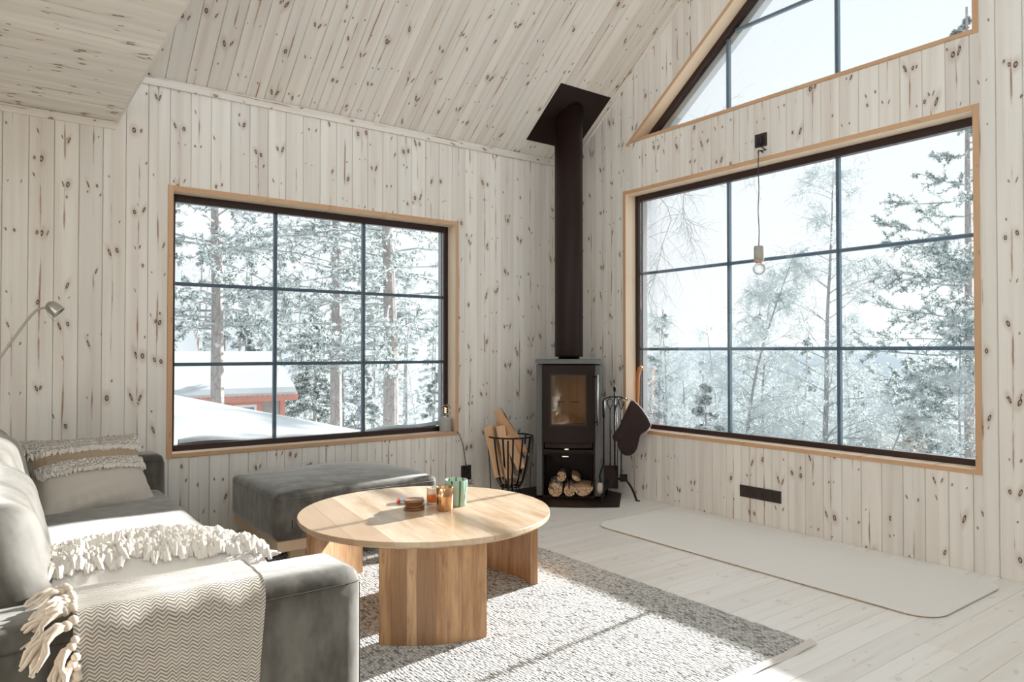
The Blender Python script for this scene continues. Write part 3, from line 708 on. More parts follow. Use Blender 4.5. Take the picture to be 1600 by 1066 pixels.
for i, (dx, dy, r, hh) in enumerate(((0, 0, 0.050, 0.013), (0.003, -0.001, 0.047, 0.012), (-0.002, 0.001, 0.044, 0.011), (-0.002, 0.0, 0.050, 0.013))):
    z = TZ+[0, 0.0132, 0.0254, 0.0366][i]
    c = MB().lathe([(0, 0), (r*0.9, 0), (r, 0.003), (r, hh-0.003), (r*0.93, hh), (r*0.85, hh-0.002), (0, hh-0.002)], 32, cap=False)
    tag(c.build('coaster', M['coaster'] if i % 2 else M['walnut'], loc=(-2.652+dx, -1.893+dy, z)), cl[i], 'coaster', 'wooden coasters stacked on the table')
mb_ = thing('matchbox', 'flat box of matches with a red end behind the wooden coasters', 'matchbox', (-2.585, -1.745, TZ), math.radians(-25))
MB().box(-0.060, 0.060, -0.030, 0.030, 0, 0.020, 0.0008).build('sleeve', plain('matchbox_print', (0.22, 0.24, 0.28), 0.5, var=0.6, sc=40), mb_)
MB().box(-0.072, -0.0602, -0.027, 0.027, 0.0015, 0.0185).build('tray', plain('red_card', (0.62, 0.07, 0.05), 0.6), mb_)
MB().box(-0.058, 0.058, -0.0312, -0.0302, 0.003, 0.017).build('striking_strip', plain('white_card', (0.72, 0.72, 0.70), 0.6), mb_)

# ------------------------------------------------------------------ ottoman
OX, OY = -2.548, -0.655
ot = thing('ottoman', 'grey velvet ottoman on a pale wood plinth between the sofa and the stove', 'ottoman', (OX, OY, 0.0145))
hx, hy = 0.505, 0.43
m = MB(); m.rbox(hx, hy, 0.125, 0.03, 18, (0.006, 0.006, 0.038), (0, 0, 0.275), warp=lambda x, y, z: (x, y, z+0.006*sin(x*7+1)*sin(y*6)*(z > 0.05))); m.build('cushion', M['velvet'], ot)
m = MB(); P = rounded_poly(-hx-0.001, hx+0.001, -hy-0.001, hy+0.001, 0.04, 5); m.tube([(x, y, 0.375) for x, y in P], 0.0035, 6, closed=True); m.build('piping', M['velvet'], ot)
for b in ((-hx+0.015, hx-0.015, -hy+0.015, -hy+0.040), (-hx+0.015, hx-0.015, hy-0.040, hy-0.015), (-hx+0.015, -hx+0.040, -hy+0.041, hy-0.041), (hx-0.040, hx-0.015, -hy+0.041, hy-0.041)):
    al = b[1]-b[0] > b[3]-b[2]; L = (b[1]-b[0]) if al else (b[3]-b[2]); q = MB()
    if al: q.box(0, b[3]-b[2], -0.030, 0.030, 0, L, 0.002); o = q.build('plinth_rail', M['birchply'], ot); o.matrix_local = basis((0, 1, 0), (0, 0, 1), (1, 0, 0), (b[0], b[2], 0.117))
    else: q.box(0, b[1]-b[0], -0.030, 0.030, 0, L, 0.002); o = q.build('plinth_rail', M['birchply'], ot); o.matrix_local = basis((1, 0, 0), (0, 0, -1), (0, 1, 0), (b[0], b[2], 0.117))
for sx in (-1, 1):
    for sy in (-1, 1):
        MB().box(-0.045, 0.045, -0.02, 0.02, 0, 0.0865, 0.002).build('foot', M['birchply'], ot, loc=(sx*(hx-0.14), sy*(hy-0.065), 0))
MB().box(-0.003, 0.003, -0.001, 0.001, -0.025, 0.025).build('label_tab', M['zip'], ot, loc=(-hx+0.09, -hy-0.0035, 0.235))

# ------------------------------------------------------------------ sofa
sf = thing('sofa', 'grey velvet sofa along the left side with rounded low arms', 'sofa', (-4.0, -1.66, 0.0))
def S(x, y, z): return (x+4.0, y+1.66, z)
YF, YN = -0.24, -3.125          # far and near outer faces of the arms
AXF, AXB = -3.485, -4.62
def arm(yc, hw, name='arm'):
    m = MB(); m.rbox((AXF-AXB)/2, hw, 0.255, 0.045, 16, (0.002, 0.006, 0.004), S((AXF+AXB)/2, yc, 0.355))
    o = m.build(name, M['velvet'], sf)
    # welt seams on the front edge and along the outer top edge
    s = MB(); e = 0.0
    P = [S(AXF+0.002, yc-hw+0.012, 0.12), S(AXF+0.002, yc-hw+0.012, 0.565), S(AXF-0.010, yc-hw+0.016, 0.598)]
    s.tube([S(AXB+0.06, yc-hw-0.003, 0.572), S(AXB+0.5, yc-hw-0.0055, 0.571), S(AXF-0.05, yc-hw-0.002, 0.571), S(AXF-0.012, yc-hw+0.010, 0.571)], 0.0016, 6)
    s.tube([S(AXF-0.001, yc-hw+0.030, 0.13), S(AXF+0.001, yc-hw+0.030, 0.35), S(AXF-0.001, yc-hw+0.030, 0.56)], 0.0016, 6)
    s.build('piping', M['welt'], o); return o
arm(-3.0125, 0.1125); arm(-0.355, 0.1125)
m = MB(); m.rbox(0.11, 1.215, 0.275, 0.04, 14, (0.004, 0, 0.004), S(-4.515, -1.684, 0.365)); m.build('back_frame', M['velvet'], sf)
m = MB(); m.rbox(0.455, 1.214, 0.06, 0.02, 10, (0, 0, 0), S(-3.95, -1.684, 0.165)); m.build('seat_base', M['velvet'], sf)
m = MB(); m.rbox(0.447, 1.211, 0.095, 0.05, 22, (0.008, 0, 0.012), S(-3.950, -1.684, 0.321), warp=lambda x, y, z: (x, y, z+0.004*sin(x*9+y*4)*(z > 0)+0.003*sin(y*11)*(z > 0))); m.build('seat_cushion', M['velvet'], sf)
def back_cushion(yc, hl, sd):
    m = MB(); r = random.Random(sd); a = [r.uniform(0, 6) for _ in range(6)]
    def wp(x, y, z):
        w = 0.010*sin(y*9+a[0]+z*5)+0.007*sin(z*17+a[1]+y*4)+0.004*sin(y*27+z*13+a[2])
        btn = sum(math.exp(-(((y-by)**2+(z-bz)**2)/0.0035)) for by, bz in ((-hl*0.45, 0.03), (hl*0.45, 0.03)))
        return (x+(w-0.035*btn)*(x > 0), y, z)
    m.rbox(0.105, hl, 0.215, 0.085, 28, (0.030, 0.008, 0.018), warp=wp)
    o = m.build('back_cushion', M['velvet'], sf); o.matrix_local = Matrix.Translation(S(-4.295, yc, 0.610)) @ Matrix.Rotation(math.radians(-17), 4, 'Y'); return o
back_cushion(-1.10, 0.618, 1); back_cushion(-2.325, 0.585, 2)
for x in (-3.56, -4.5):
    for y in (-0.32, -3.05): MB().box(-0.03, 0.03, -0.03, 0.03, 0.0145, 0.108, 0.002).build('foot', M['birchply'], sf, loc=(S(x, y, 0)[0], S(x, y, 0)[1], 0))

# striped pillow leaning in the far corner
def pillow_fn(hw, hh, th, seed=0, side=1, pinch=0.10, ex=0.42):
    def fn(u, v):
        a, b = 2*u-1, 2*v-1
        ed = (1-a*a)*(1-b*b); t = th*max(0.0, ed)**ex
        x = hw*a*(1-pinch*(1-b*b)*0.5*abs(a)**3); y = hh*b*(1-pinch*(1-a*a)*0.5*abs(b)**3)
        x *= 1+0.04*abs(a*b)**3; y *= 1+0.05*abs(a*b)**3
        wr = 0.0035*sin(a*17+seed)*abs(b)**2+0.002*sin(b*23+a*5)+0.003*sin(a*31+b*3+seed)*(abs(b) > 0.6)
        return (x, side*(t+wr*(ed > 0.02)), y)
    return fn
def fringe_strip(base_fn, v, u0, u1, n, L, down, jit, seed, w=0.006, out=0.012):
    """a row of yarn tufts standing on a pillow surface; base_fn(u,v) front surface"""
    r = random.Random(seed); V = []; F = []
    for i in range(n):
        u = u0+(u1-u0)*(i+r.random())/n; p = Vector(base_fn(u, min(1, max(0, v+r.uniform(-jit, jit)))))
        l = L*r.uniform(0.6, 1.15); q = p+Vector((r.uniform(-.4, .4)*l, out*r.uniform(0.5, 1.5), -l*down)); mid = (p+q)/2+Vector((r.uniform(-.1, .1)*l, out*r.uniform(0.5, 1.3), 0.15*l))
        s = Vector((w*r.uniform(0.6, 1.2), 0, 0)); b = len(V)
        V += [p-s*.6, p+s*.6, mid-s, mid+s, q-s*.5+Vector((0, 0, r.uniform(-.004, .004))), q+s*.5, p+Vector((0, 0.004, 0.002)), mid+Vector((0, .006, 0))]
        F += [(b, b+1, b+3, b+2), (b+2, b+3, b+5, b+4), (b, b+6, b+7, b+2), (b+6, b+1, b+3, b+7)]
    me = fast_mesh('fringe', [tuple(v) for v in V], F, [M['fringe']]); return me
pl = thing('striped_cushion', 'oatmeal linen cushion with cream fringe rows and a tan band on the far sofa arm', 'cushion')
fn = pillow_fn(0.300, 0.225, 0.110, 1, 1, 0.2); fb = pillow_fn(0.300, 0.225, 0.075, 2, -1, 0.2)
m = MB(); m.grid(fn, 36, 30); m.grid(fb, 36, 30); m.build('cover', M['linen'], pl)
m = MB(); m.grid(lambda u, v: tuple(Vector(fn(0.01+u*0.98, 0.58+v*0.22))+Vector((0, 0.003, 0))), 36, 6); m.build('tan_band', M['jute'], pl)
for v, s in ((0.60, 1), (0.565, 2), (0.53, 6), (0.81, 3), (0.86, 4), (0.91, 5), (0.96, 7)):
    o = link('fringe', fringe_strip(fn, v, 0.01, 0.99, 520, 0.042 if s in (1, 3) else 0.034, 0.9, 0.02, s), pl); o['kind'] = 'stuff'
# local Y faces outwards from the arm; lean back
Yv = Vector((0.36, -0.74, 0.56)).normalized(); Zv = (Vector((-0.04, 0.50, 0.86)) - Yv*Yv.dot(Vector((-0.04, 0.50, 0.86)))).normalized(); Xv = Yv.cross(Zv)
pl.matrix_world = basis(Xv, Yv, Zv, (-3.885, -0.71, 0.556)) @ Matrix.Rotation(math.radians(8), 4, 'Y')

# white fringed cushion lying against the near arm
wp_ = thing('white_cushion', 'plump white cushion with ruffled fringe rows, lying on the sofa seat against the near arm', 'cushion')
fn2 = pillow_fn(0.290, 0.255, 0.125, 5, 1, 0.06, 0.27); fb2 = pillow_fn(0.290, 0.255, 0.10, 7, -1, 0.06, 0.27)
m = MB(); m.grid(fn2, 36, 30); m.grid(fb2, 36, 30); m.build('cover', M['whitecloth'], wp_)
for v, s in ((0.28, 1), (0.34, 2), (0.46, 3), (0.60, 4), (0.68, 7), (0.93, 5), (0.97, 6)):
    me = fringe_strip(fn2, v, 0.0, 1.0, 300, 0.045, 0.55, 0.025, s+20, 0.010, 0.018); o = link('fringe', me, wp_); o['kind'] = 'stuff'
m = MB(); m.grid(lambda u, v: tuple(Vector(fn2(0.60+u*0.39, 0.80+v*0.05))+Vector((0, 0.004, 0))), 16, 2); m.build('tan_band', M['jute'], wp_)
m = MB(); r = random.Random(77)
for i in range(60):
    u = i/59; p = Vector(fn2(0.995, 0.02+0.96*u)); q = p+Vector((0.04*r.uniform(.7, 1.2), r.uniform(-.01, .01), r.uniform(-.012, .012)))
    m.tube([p, (p+q)/2+Vector((0, .004, .004)), q], [0.005, 0.0055, 0.002], 4, cap=False)
o = m.build('side_fringe', M['fringe'], wp_); o['kind'] = 'stuff'
Yv = Vector((0.03, 0.30, 0.95)).normalized(); Zr = Vector((0.0, -0.95, 0.30)); Zv = (Zr - Yv*Yv.dot(Zr)).normalized(); Xv = Yv.cross(Zv)
wp_.matrix_world = basis(Xv, Yv, Zv, (-3.965, -2.640, 0.520))

# herringbone throw over the near arm
def herring():
    t = NT('herringbone_throw'); uv = t.xyz(t.tc.outputs['UV']); u, v = uv[0], uv[1]
    zz = t.f('ABSOLUTE', t.f('SUBTRACT', t.f('FRACT', t.f('DIVIDE', u, 0.0235)), 0.5))
    q = t.f('ADD', t.f('DIVIDE', v, 0.0085), t.f('MULTIPLY', zz, 2.2)); s = t.step(t.f('ABSOLUTE', t.f('SUBTRACT', t.f('FRACT', q), 0.5)), 0.16, 0.30)
    n = t.noise(t.obj(), 35, 2); n2 = t.noise(t.obj(), 700, 2)
    row = t.f('ADD', 0.5, t.f('MULTIPLY', t.f('SINE', t.f('MULTIPLY', v, 110.0)), 0.18))
    dark = t.mix(row, (0.11, 0.09, 0.068), (0.25, 0.21, 0.165))
    c = t.mix(s, dark, (0.66, 0.61, 0.54)); c = t.mix(t.f('MULTIPLY', n, 0.25), c, (0.7, 0.66, 0.6))
    return t.bsdf(c, 0.95, 0.0, t.bump(t.f('ADD', s, t.f('MULTIPLY', n2, 0.3)), 0.5, 0.003), Sheen_Weight=0.3)
M['herring'] = herring()
th = thing('throw_blanket', 'beige and grey herringbone throw with knotted fringe hanging over the near sofa arm', 'blanket')
ya, yb, zt, rr_ = -2.884, -3.140, 0.624, 0.052
path = [(ya, 0.500)]+[(ya, 0.500+k*0.02) for k in range(1, 4)]
for k in range(9): a = PI/2*k/8; path.append((ya-rr_+rr_*cos(a), zt-rr_+rr_*sin(a)))
for k in range(1, 8): path.append((ya-rr_+(yb-ya+2*rr_)*k/8, zt+0.0015*sin(k*1.7)))
for k in range(9): a = PI/2*k/8; path.append((yb+rr_-rr_*sin(a), zt-rr_+rr_*cos(a)))
for k in range(1, 22): path.append((yb-0.001*k*0.3, zt-rr_-k*0.021))
cum = [0]
for i in range(1, len(path)): cum.append(cum[-1]+math.hypot(path[i][0]-path[i-1][0], path[i][1]-path[i-1][1]))
X0, X1 = -4.165, -3.765; NX = 44; TV = []; TF = []; UVs = []
def throw_pt(i, k, off):
    y, z = path[k]; u = i/NX; sdist = cum[k]
    y0, z0 = path[max(0, k-1)]; y1, z1 = path[min(len(path)-1, k+1)]; dy, dz = y1-y0, z1-z0; L = math.hypot(dy, dz); ny, nz = dz/L, -dy/L
    if nz*1 + (-ny if k > len(path)/2 else ny) < 0: ny, nz = -ny, -nz
    if z > zt-rr_-0.001 and nz < 0: ny, nz = -ny, -nz
    fold = 0.004*(1+sin(u*9+sdist*3))*(0.15+max(0, sdist-0.25)*1.1)+0.003*(1+sin(u*23-sdist*9))*min(0.5, sdist)
    x = X0+(X1-X0)*u + 0.012*sin(sdist*7)*(u > 0.5)*(u-0.5)*2 - 0.004*sin(sdist*21)*(u < 0.5)
    return (x, y+ny*(fold+off), z+nz*(fold+off))
for off in (0.004, 0.0):
    for k in range(len(path)):
        for i in range(NX+1): TV.append(throw_pt(i, k, off)); UVs.append((i/NX*(X1-X0), cum[k]))
NP = len(path)
for s in (0, 1):
    for k in range(NP-1):
        for i in range(NX):
            b = s*NP*(NX+1)+k*(NX+1)+i; f = (b, b+1, b+NX+2, b+NX+1); TF.append(f if s == 0 else f[::-1])
for k in range(NP-1):
    for i in (0, NX):
        b = k*(NX+1)+i; c = b+NP*(NX+1); TF.append((b, b+NX+1, c+NX+1, c))
me = bpy.data.meshes.new('cloth'); me.from_pydata(TV, [], TF); me.materials.append(M['herring'])
uvl = me.uv_layers.new(name='UVMap'); vi = np.empty(len(me.loops), dtype=np.int32); me.loops.foreach_get('vertex_index', vi); uvl.data.foreach_set('uv', np.array(UVs, dtype=np.float32)[vi].ravel())
me.polygons.foreach_set('use_smooth', [True]*len(me.polygons)); link('cloth', me, th)
# knotted tassels along the short end
def tassel_mesh(seed):
    m = MB(); r = random.Random(seed)
    m.sphere((-0.006, 0, 0), 0.0095, 8, 6); m.sphere((-0.020, 0.001, -0.004), 0.0105, 8, 6)
    for q in range(7):
        a, b = r.uniform(-1, 1), r.uniform(-1, 1); P = [Vector((-0.02, 0, -0.004))]
        for k in range(1, 6): P.append(Vector((-0.02-0.016*k*r.uniform(0.8, 1.15), a*0.0045*k+0.003*sin(k*2+q), b*0.004*k-0.0022*k*k+0.003*cos(k*2.3+q))))
        m.tube(P, [0.0055, 0.006, 0.0055, 0.0055, 0.005, 0.003], 5)
    return m.mesh('tassel', M['tassel'])
tms = [tassel_mesh(s) for s in range(5)]; r = random.Random(9); k = 3; dist = 0.0; last = -1
for k in range(4, NP-1):
    if cum[k]-dist < 0.0205: continue
    dist = cum[k]; p = Vector(throw_pt(0, k, 0.004)); y, z = path[k]
    side = min(1, max(0, (zt-0.01-z)/0.05)) if y < -3.0 else 0
    o = link('tassel', tms[r.randrange(5)], th)
    e = (r.uniform(-0.3, 0.3), -(0.05+side*r.uniform(0.75, 1.2)), r.uniform(-0.25, 0.25)+0.30)
    o.location = p+Vector((0.006, -0.009*side, 0.006*(1-side))); o.rotation_euler = e
    o.scale = (r.uniform(0.9, 1.15),)*3

# ------------------------------------------------------------------ reading lamp behind the sofa
rl = thing('reading_lamp', 'chrome reading lamp with a bent arm and small dome shade behind the sofa', 'lamp', (-4.70, -0.13, 0.0))
def RL(x, y, z): return (x+4.70, y+0.13, z)
MB().lathe([(0, 0), (0.09, 0), (0.09, 0.012), (0.02, 0.022), (0, 0.022)], 32, cap=False).build('base', M['chrome'], rl)
MB().tube([RL(-4.70, -0.13, 0.02), RL(-4.70, -0.13, 0.62)], 0.009, 12).build('pole', M['chrome'], rl)
m = MB(); m.tube([RL(-4.70, -0.13, 0.62), RL(-4.253, -0.20, 1.172), RL(-4.165, -0.22, 1.325), RL(-4.118, -0.22, 1.400), RL(-4.095, -0.22, 1.428), RL(-4.065, -0.22, 1.441), RL(-4.035, -0.22, 1.446)], 0.0065, 10); m.build('arm', M['chrome'], rl)
m = MB()
pr = [(0.0, 0.0), (0.012, 0.001), (0.024, 0.008), (0.032, 0.022), (0.036, 0.045), (0.0375, 0.072), (0.0385, 0.078), (0.036, 0.078), (0.034, 0.045), (0.028, 0.020), (0, 0.010)]
m.lathe(pr, 28, cap=False); Zd = Vector((0.62, -0.18, -0.62)).normalized(); Xd = Vector((0, 1, 0)).cross(Zd).normalized(); Yd = Zd.cross(Xd)
o = m.build('lamp_shade', M['chrome'], rl); o.matrix_local = basis(Xd, Yd, Zd, RL(-4.045, -0.22, 1.470))
b = MB().sphere((0, 0, 0.052), 0.022, 14, 10).build('bulb', M['whitecloth'], rl); b.matrix_local = basis(Xd, Yd, Zd, RL(-4.045, -0.22, 1.470))
MB().tube([RL(-4.055, -0.22, 1.442), RL(-4.040, -0.23, 1.40), RL(-4.025, -0.235, 1.382), RL(-4.01, -0.23, 1.370)], 0.0016, 6).build('cord', M['chrome'], rl)
# ------------------------------------------------------------------ hearth plate and stove
hp = MB(); P = [(-0.012, -0.012), (-0.012, -0.68)]
a0, a1 = Vector((-0.40, -1.040)), Vector((-1.055, -0.42)); nrm = Vector((-0.687, -0.727))
for k in range(17):
    t = k/16; p = a0.lerp(a1, t)+nrm*0.055*4*t*(1-t); P.append((p.x, p.y))
P += [(-0.70, -0.012)]
hp.prism(P, 0.0, 0.006)
tag(hp.build('hearth_plate', M['steel']), 'dark steel floor plate with a curved front under the stove', 'hearth')
ZH = 0.0065
st = thing('stove', 'tall dark brown wood stove with soapstone sides, top and arched glass door in the corner', 'stove', (-0.375, -0.425, ZH), math.radians(-42+0.0))
# local: -Y faces the room, X to the right seen from the room
def front(x, d=0.0): return -0.225 - 0.035*(1-(x/0.25)**2) + d      # curved front
def slab_prism(m, x0, x1, yb, z0, z1, d=0.0, n=12):
    P = [(x0+(x1-x0)*k/n, front(x0+(x1-x0)*k/n, d)) for k in range(n+1)]+[(x1, yb), (x0, yb)]
    return m.prism(P, z0, z1)
HT = 1.128
m = MB(); slab_prism(m, -0.268, 0.268, 0.20, HT-0.036, HT, 0.004); m.build('top_slab', M['soap'], st)
for s in (-1, 1):
    a, b = (0.213, 0.262) if s > 0 else (-0.262, -0.213)
    MB().box(a, b, -0.185, 0.17, 0.015, HT-0.045, 0.003).build('side_slab', M['soap'], st)
bx = MB()     # body shell round the firebox and the log niche
bx.box(-0.212, 0.212, 0.155, 0.185, 0.0, HT-0.038)              # back
bx.box(-0.212, -0.200, -0.190, 0.1545, 0.0, HT-0.038); bx.box(0.200, 0.212, -0.190, 0.1545, 0.0, HT-0.038)
for z0, z1 in ((0.0, 0.022), (0.355, 0.375), (0.555, 0.575), (1.04, 1.06), (1.078, HT-0.038)): bx.box(-0.1995, 0.1995, -0.190, 0.1545, z0, z1)
bx.build('body', M['steel'], st)
# warm fire bricks inside the firebox
def brickm():
    t = NT('warm_fire_brick'); x, y, z = t.xyz(t.obj()); n = t.noise(t.vec(t.f('MULTIPLY', x, 60.0), t.f('MULTIPLY', y, 60.0), t.f('MULTIPLY', z, 6.0)), 1.0, 3)
    return t.bsdf(t.mix(n, (0.86, 0.60, 0.36), (0.66, 0.42, 0.22)), 0.85)
M['firebrick'] = brickm()
for i in range(6):
    x = -0.190+i*0.0634; MB().box(x+0.0006, x+0.0628, 0.125, 0.154, 0.5755, 0.80, 0.002).build('brick', M['firebrick'], st); MB().box(x+0.0006, x+0.0628, 0.125, 0.154, 0.801, 1.0395, 0.002).build('brick', M['firebrick'], st)
for s in (-1, 1):
    for i in range(3):
        y = -0.12+i*0.0815; a, b = (0.170, 0.1995) if s > 0 else (-0.1995, -0.170)
        MB().box(a, b, y, y+0.0805, 0.5755, 1.0395, 0.002).build('brick', M['firebrick'], st)
for a, b in ((-0.11, -0.035), (0.015, 0.09)): MB().box(a, b, 0.121, 0.1245, 0.756, 0.762).build('air_slot', M['black'], st)
m = MB(); m.box(-0.13, 0.13, -0.09, 0.06, 0.5755, 0.583); m.build('grate', M['iron'], st)
# door: curved frame with an opening
DX, GX, D0, D1, G0, G1 = 0.211, 0.150, 0.455, 1.080, 0.590, 1.010
m = MB()
def curved(m, x0, x1, z0, z1, th=0.028, d=0.0, n=10):
    P = [(x0+(x1-x0)*k/n, front(x0+(x1-x0)*k/n, d)) for k in range(n+1)]; P += [(x, y+th) for x, y in reversed(P)]
    m.prism(P, z0, z1)
curved(m, -DX, -GX, D0, D1, n=4); curved(m, GX, DX, D0, D1, n=4); curved(m, -GX, GX, D0, G0); curved(m, -GX, GX, G1, D1)
door = m.build('door', M['steel'], st)
m = MB(); curved(m, -GX, -GX+0.012, G0, G1, 0.02, 0.004, 2); curved(m, GX-0.012, GX, G0, G1, 0.02, 0.004, 2); curved(m, -GX+0.012, GX-0.012, G0, G0+0.012, 0.02, 0.004); curved(m, -GX+0.012, GX-0.012, G1-0.012, G1, 0.02, 0.004); m.build('glass_rim', M['black'], door)
m = MB(); curved(m, -GX+0.013, GX-0.013, G0+0.013, G1-0.013, 0.004, 0.010, 16); m.build('glass', M['stoveglass'], door)
m = MB(); m.tube([(0.236, -0.268, 0.60), (0.236, -0.268, 1.005)], 0.007, 12); m.build('handle', M['bright'], door)
for z in (0.625, 0.99): MB().tube([(0.200, front(0.2)-0.001, z), (0.222, -0.262, z), (0.2285, -0.267, z)], 0.0055, 8).build('handle_bracket', M['steel'], door)
m = MB(); curved(m, -0.205, 0.205, 0.376, 0.398, 0.05, 0.012); curved(m, -0.19, 0.19, 0.412, 0.449, 0.03, 0.014); m.build('ash_lip', M['steel'], st)
m = MB(); curved(m, -0.03, 0.0, 0.400, 0.409, 0.01, -0.002, 2); m.build('air_lever', M['bright'], st)
m = MB(); m.box(-0.05, 0.0, front(0)+0.02, front(0)+0.026, 0.340, 0.347); m.build('badge', M['bright'], st)
m = MB(); m.tube([(0.188, -0.17, 0.05), (0.185, -0.165, 0.30)], 0.004, 6); m.build('rail', M['iron'], st)
fp = tag(MB().lathe([(0, HT+ZH+0.0005), (0.09, HT+ZH+0.0005), (0.09, HT+ZH+0.018), (0.118, HT+ZH+0.0185), (0.120, HT+ZH+0.03), (0.120, 3.32), (0.0, 3.32)], 48, cap=False).build('flue_pipe', M['steel']), 'tall dark brown stove pipe rising from the stove to the ceiling', 'pipe')
PXC = Vector((-0.325, -0.370)); fp.location = (PXC.x, PXC.y, 0)
cp = thing('ceiling_plate', 'square dark steel plate where the stove pipe meets the sloping ceiling', 'plate')
cp.matrix_world = FC @ Matrix.Translation((0, 0, 0))
s0, s1 = 0.125*L_, 0.585*L_
MB().box(-0.595, -0.035, -0.006, -0.001, s0, s1, 0.001).build('sheet', M['steel'], cp)
o = MB().tube([(PXC.x+0.128*cos(a), PXC.y+0.128*sin(a), zc(-(PXC.y+0.128*sin(a)))-0.013) for a in np.linspace(0, 2*PI, 40, endpoint=False)], 0.005, 6, closed=True).build('collar', M['steel'], cp)
o.matrix_local = cp.matrix_world.inverted()

# ------------------------------------------------------------------ firewood
def logwood():
    t = NT('split_birch_wood'); x, y, z = t.xyz(t.obj()); r = t.rnd()
    n = t.noise(t.vec(t.f('MULTIPLY', x, 40.0), t.f('MULTIPLY', y, 40.0), t.f('ADD', t.f('MULTIPLY', z, 3.0), t.f('MULTIPLY', r, 50.0))), 1.0, 3)
    c = t.mix(n, (0.80, 0.54, 0.34), (0.52, 0.28, 0.13)); return t.bsdf(c, 0.8, 0.0, t.bump(n, 0.4, 0.004))
def barkm():
    t = NT('birch_bark'); n = t.noise(t.scale(t.obj(), 40, 40, 12), 1.0, 4, 0.7)
    c = t.mix(t.step(n, 0.42, 0.58), (0.07, 0.045, 0.035), (0.48, 0.40, 0.33)); return t.bsdf(c, 0.85, 0.0, t.bump(n, 0.6, 0.006))
def endm():
    t = NT('cut_log_end'); x, y, z = t.xyz(t.obj()); v = t.n('ShaderNodeTexVoronoi'); v.feature = 'DISTANCE_TO_EDGE'; t.put(v.inputs['Vector'], t.vec(x, y, 0.0)); v.inputs['Scale'].default_value = 28
    k = t.step(v.outputs['Distance'], 0.015, 0.05); return t.bsdf(t.mix(k, (0.05, 0.025, 0.015), (0.74, 0.50, 0.30)), 0.85)
M['log'], M['bark'], M['logend'] = logwood(), barkm(), endm()
def log_mesh(R, a0, a1, L, seed, name='firewood_log'):
    """a split sector of a round log; bark on the arc; local Z along"""
    r = random.Random(seed); n = 8; ring = [(0.12*R*cos((a0+a1)/2), 0.12*R*sin((a0+a1)/2))]
    for k in range(n+1): a = a0+(a1-a0)*k/n; q = R*(1+r.uniform(-0.04, 0.04)); ring.append((q*cos(a), q*sin(a)))
    cx = sum(p[0] for p in ring)/len(ring); cy = sum(p[1] for p in ring)/len(ring); ring = [(x-cx, y-cy) for x, y in ring]
    m = MB(); K = len(ring); V = []; S_ = 5
    for j in range(S_+1):
        s = 1+r.uniform(-0.05, 0.05); ox, oy = r.uniform(-.03, .03)*R, r.uniform(-.03, .03)*R
        V += [(x*s+ox, y*s+oy, L*j/S_) for x, y in ring]
    F = []; MI = []
    for j in range(S_):
        for k in range(K):
            F.append((j*K+k, j*K+(k+1) % K, (j+1)*K+(k+1) % K, (j+1)*K+k)); MI.append(1 if 1 <= k <= n else 0)
    F += [tuple(range(K-1, -1, -1)), tuple(S_*K+k for k in range(K))]; MI += [2, 2]
    me = bpy.data.meshes.new(name); me.from_pydata(V, [], F)
    for q in ('log', 'bark', 'logend'): me.materials.append(M[q])
    me.polygons.foreach_set('material_index', MI); me.update(); return me
def place(o, p0, p1, roll=0.0):
    p0, p1 = Vector(p0), Vector(p1); d = (p1-p0).normalized(); q = d.to_track_quat('Z', 'Y')
    o.matrix_world = Matrix.Translation(p0) @ q.to_matrix().to_4x4() @ Matrix.Rotation(roll, 4, 'Z'); return o
# logs in the niche under the stove (stove local frame)
SM = Matrix.Translation((-0.375, -0.425, ZH)) @ Matrix.Rotation(math.radians(-42), 4, 'Z')
lab = ['left log in the niche under the stove, with a deeply cracked end', 'middle log in the niche under the stove, round with a cross shaped crack', 'right log in the niche under the stove, split with bark on top',
       'log behind, lying on the left log in the stove niche', 'log lying at the back of the stove niche between the front ones']
for i, (x, z, y, R, a0, a1, ro) in enumerate(((-0.105, 0.075, -0.235, 0.058, -2.9, 2.9, 0.4), (0.008, 0.068, -0.225, 0.047, -2.9, 2.9, 1.4), (0.120, 0.060, -0.240, 0.085, 0.2, 2.9, 0.0), (-0.060, 0.158, -0.10, 0.042, -2.8, 2.8, 0.2), (0.055, 0.145, -0.115, 0.045, 0.0, 2.4, 0.9))):
    o = link('firewood_log', log_mesh(R, a0, a1, 0.30 if i < 3 else 0.24, 40+i))
    tag(o, lab[i], 'log', 'logs in the niche of the stove')
    o.matrix_world = SM @ Matrix.Translation((x, y, z)) @ Matrix.Rotation(-PI/2, 4, 'X') @ Matrix.Rotation(ro, 4, 'Z')

# wrought iron basket
BC = Vector((-0.905, -0.315, 0)); BR = 0.182
bk = thing('log_basket', 'black wrought iron log basket left of the stove, filled with firewood', 'basket', (BC.x, BC.y, 0.0))
def brad(z):   # rib profile from the bottom ring up to the rim
    t = (z-0.115)/(0.515-0.115); return 0.075+(BR-0.075)*max(0, t)**0.55
m = MB(); P = [(BR*cos(a), BR*sin(a), 0.515) for a in np.linspace(0, 2*PI, 48, endpoint=False)]; m.tube(P, 0.0065, 8, closed=True); m.build('rim', M['iron'], bk)
m = MB(); P = [(0.078*cos(a), 0.078*sin(a), 0.112) for a in np.linspace(0, 2*PI, 32, endpoint=False)]; m.tube(P, 0.006, 8, closed=True); m.build('bottom_ring', M['iron'], bk)
m = MB()
for a in (-0.03, 0.0, 0.03): m.strap([(-0.072, a, 0.118), (0.072, a, 0.118)], (0, 1, 0), 0.008, 0.004)
m.build('bottom_bars', M['iron'], bk)
NRIB = 14
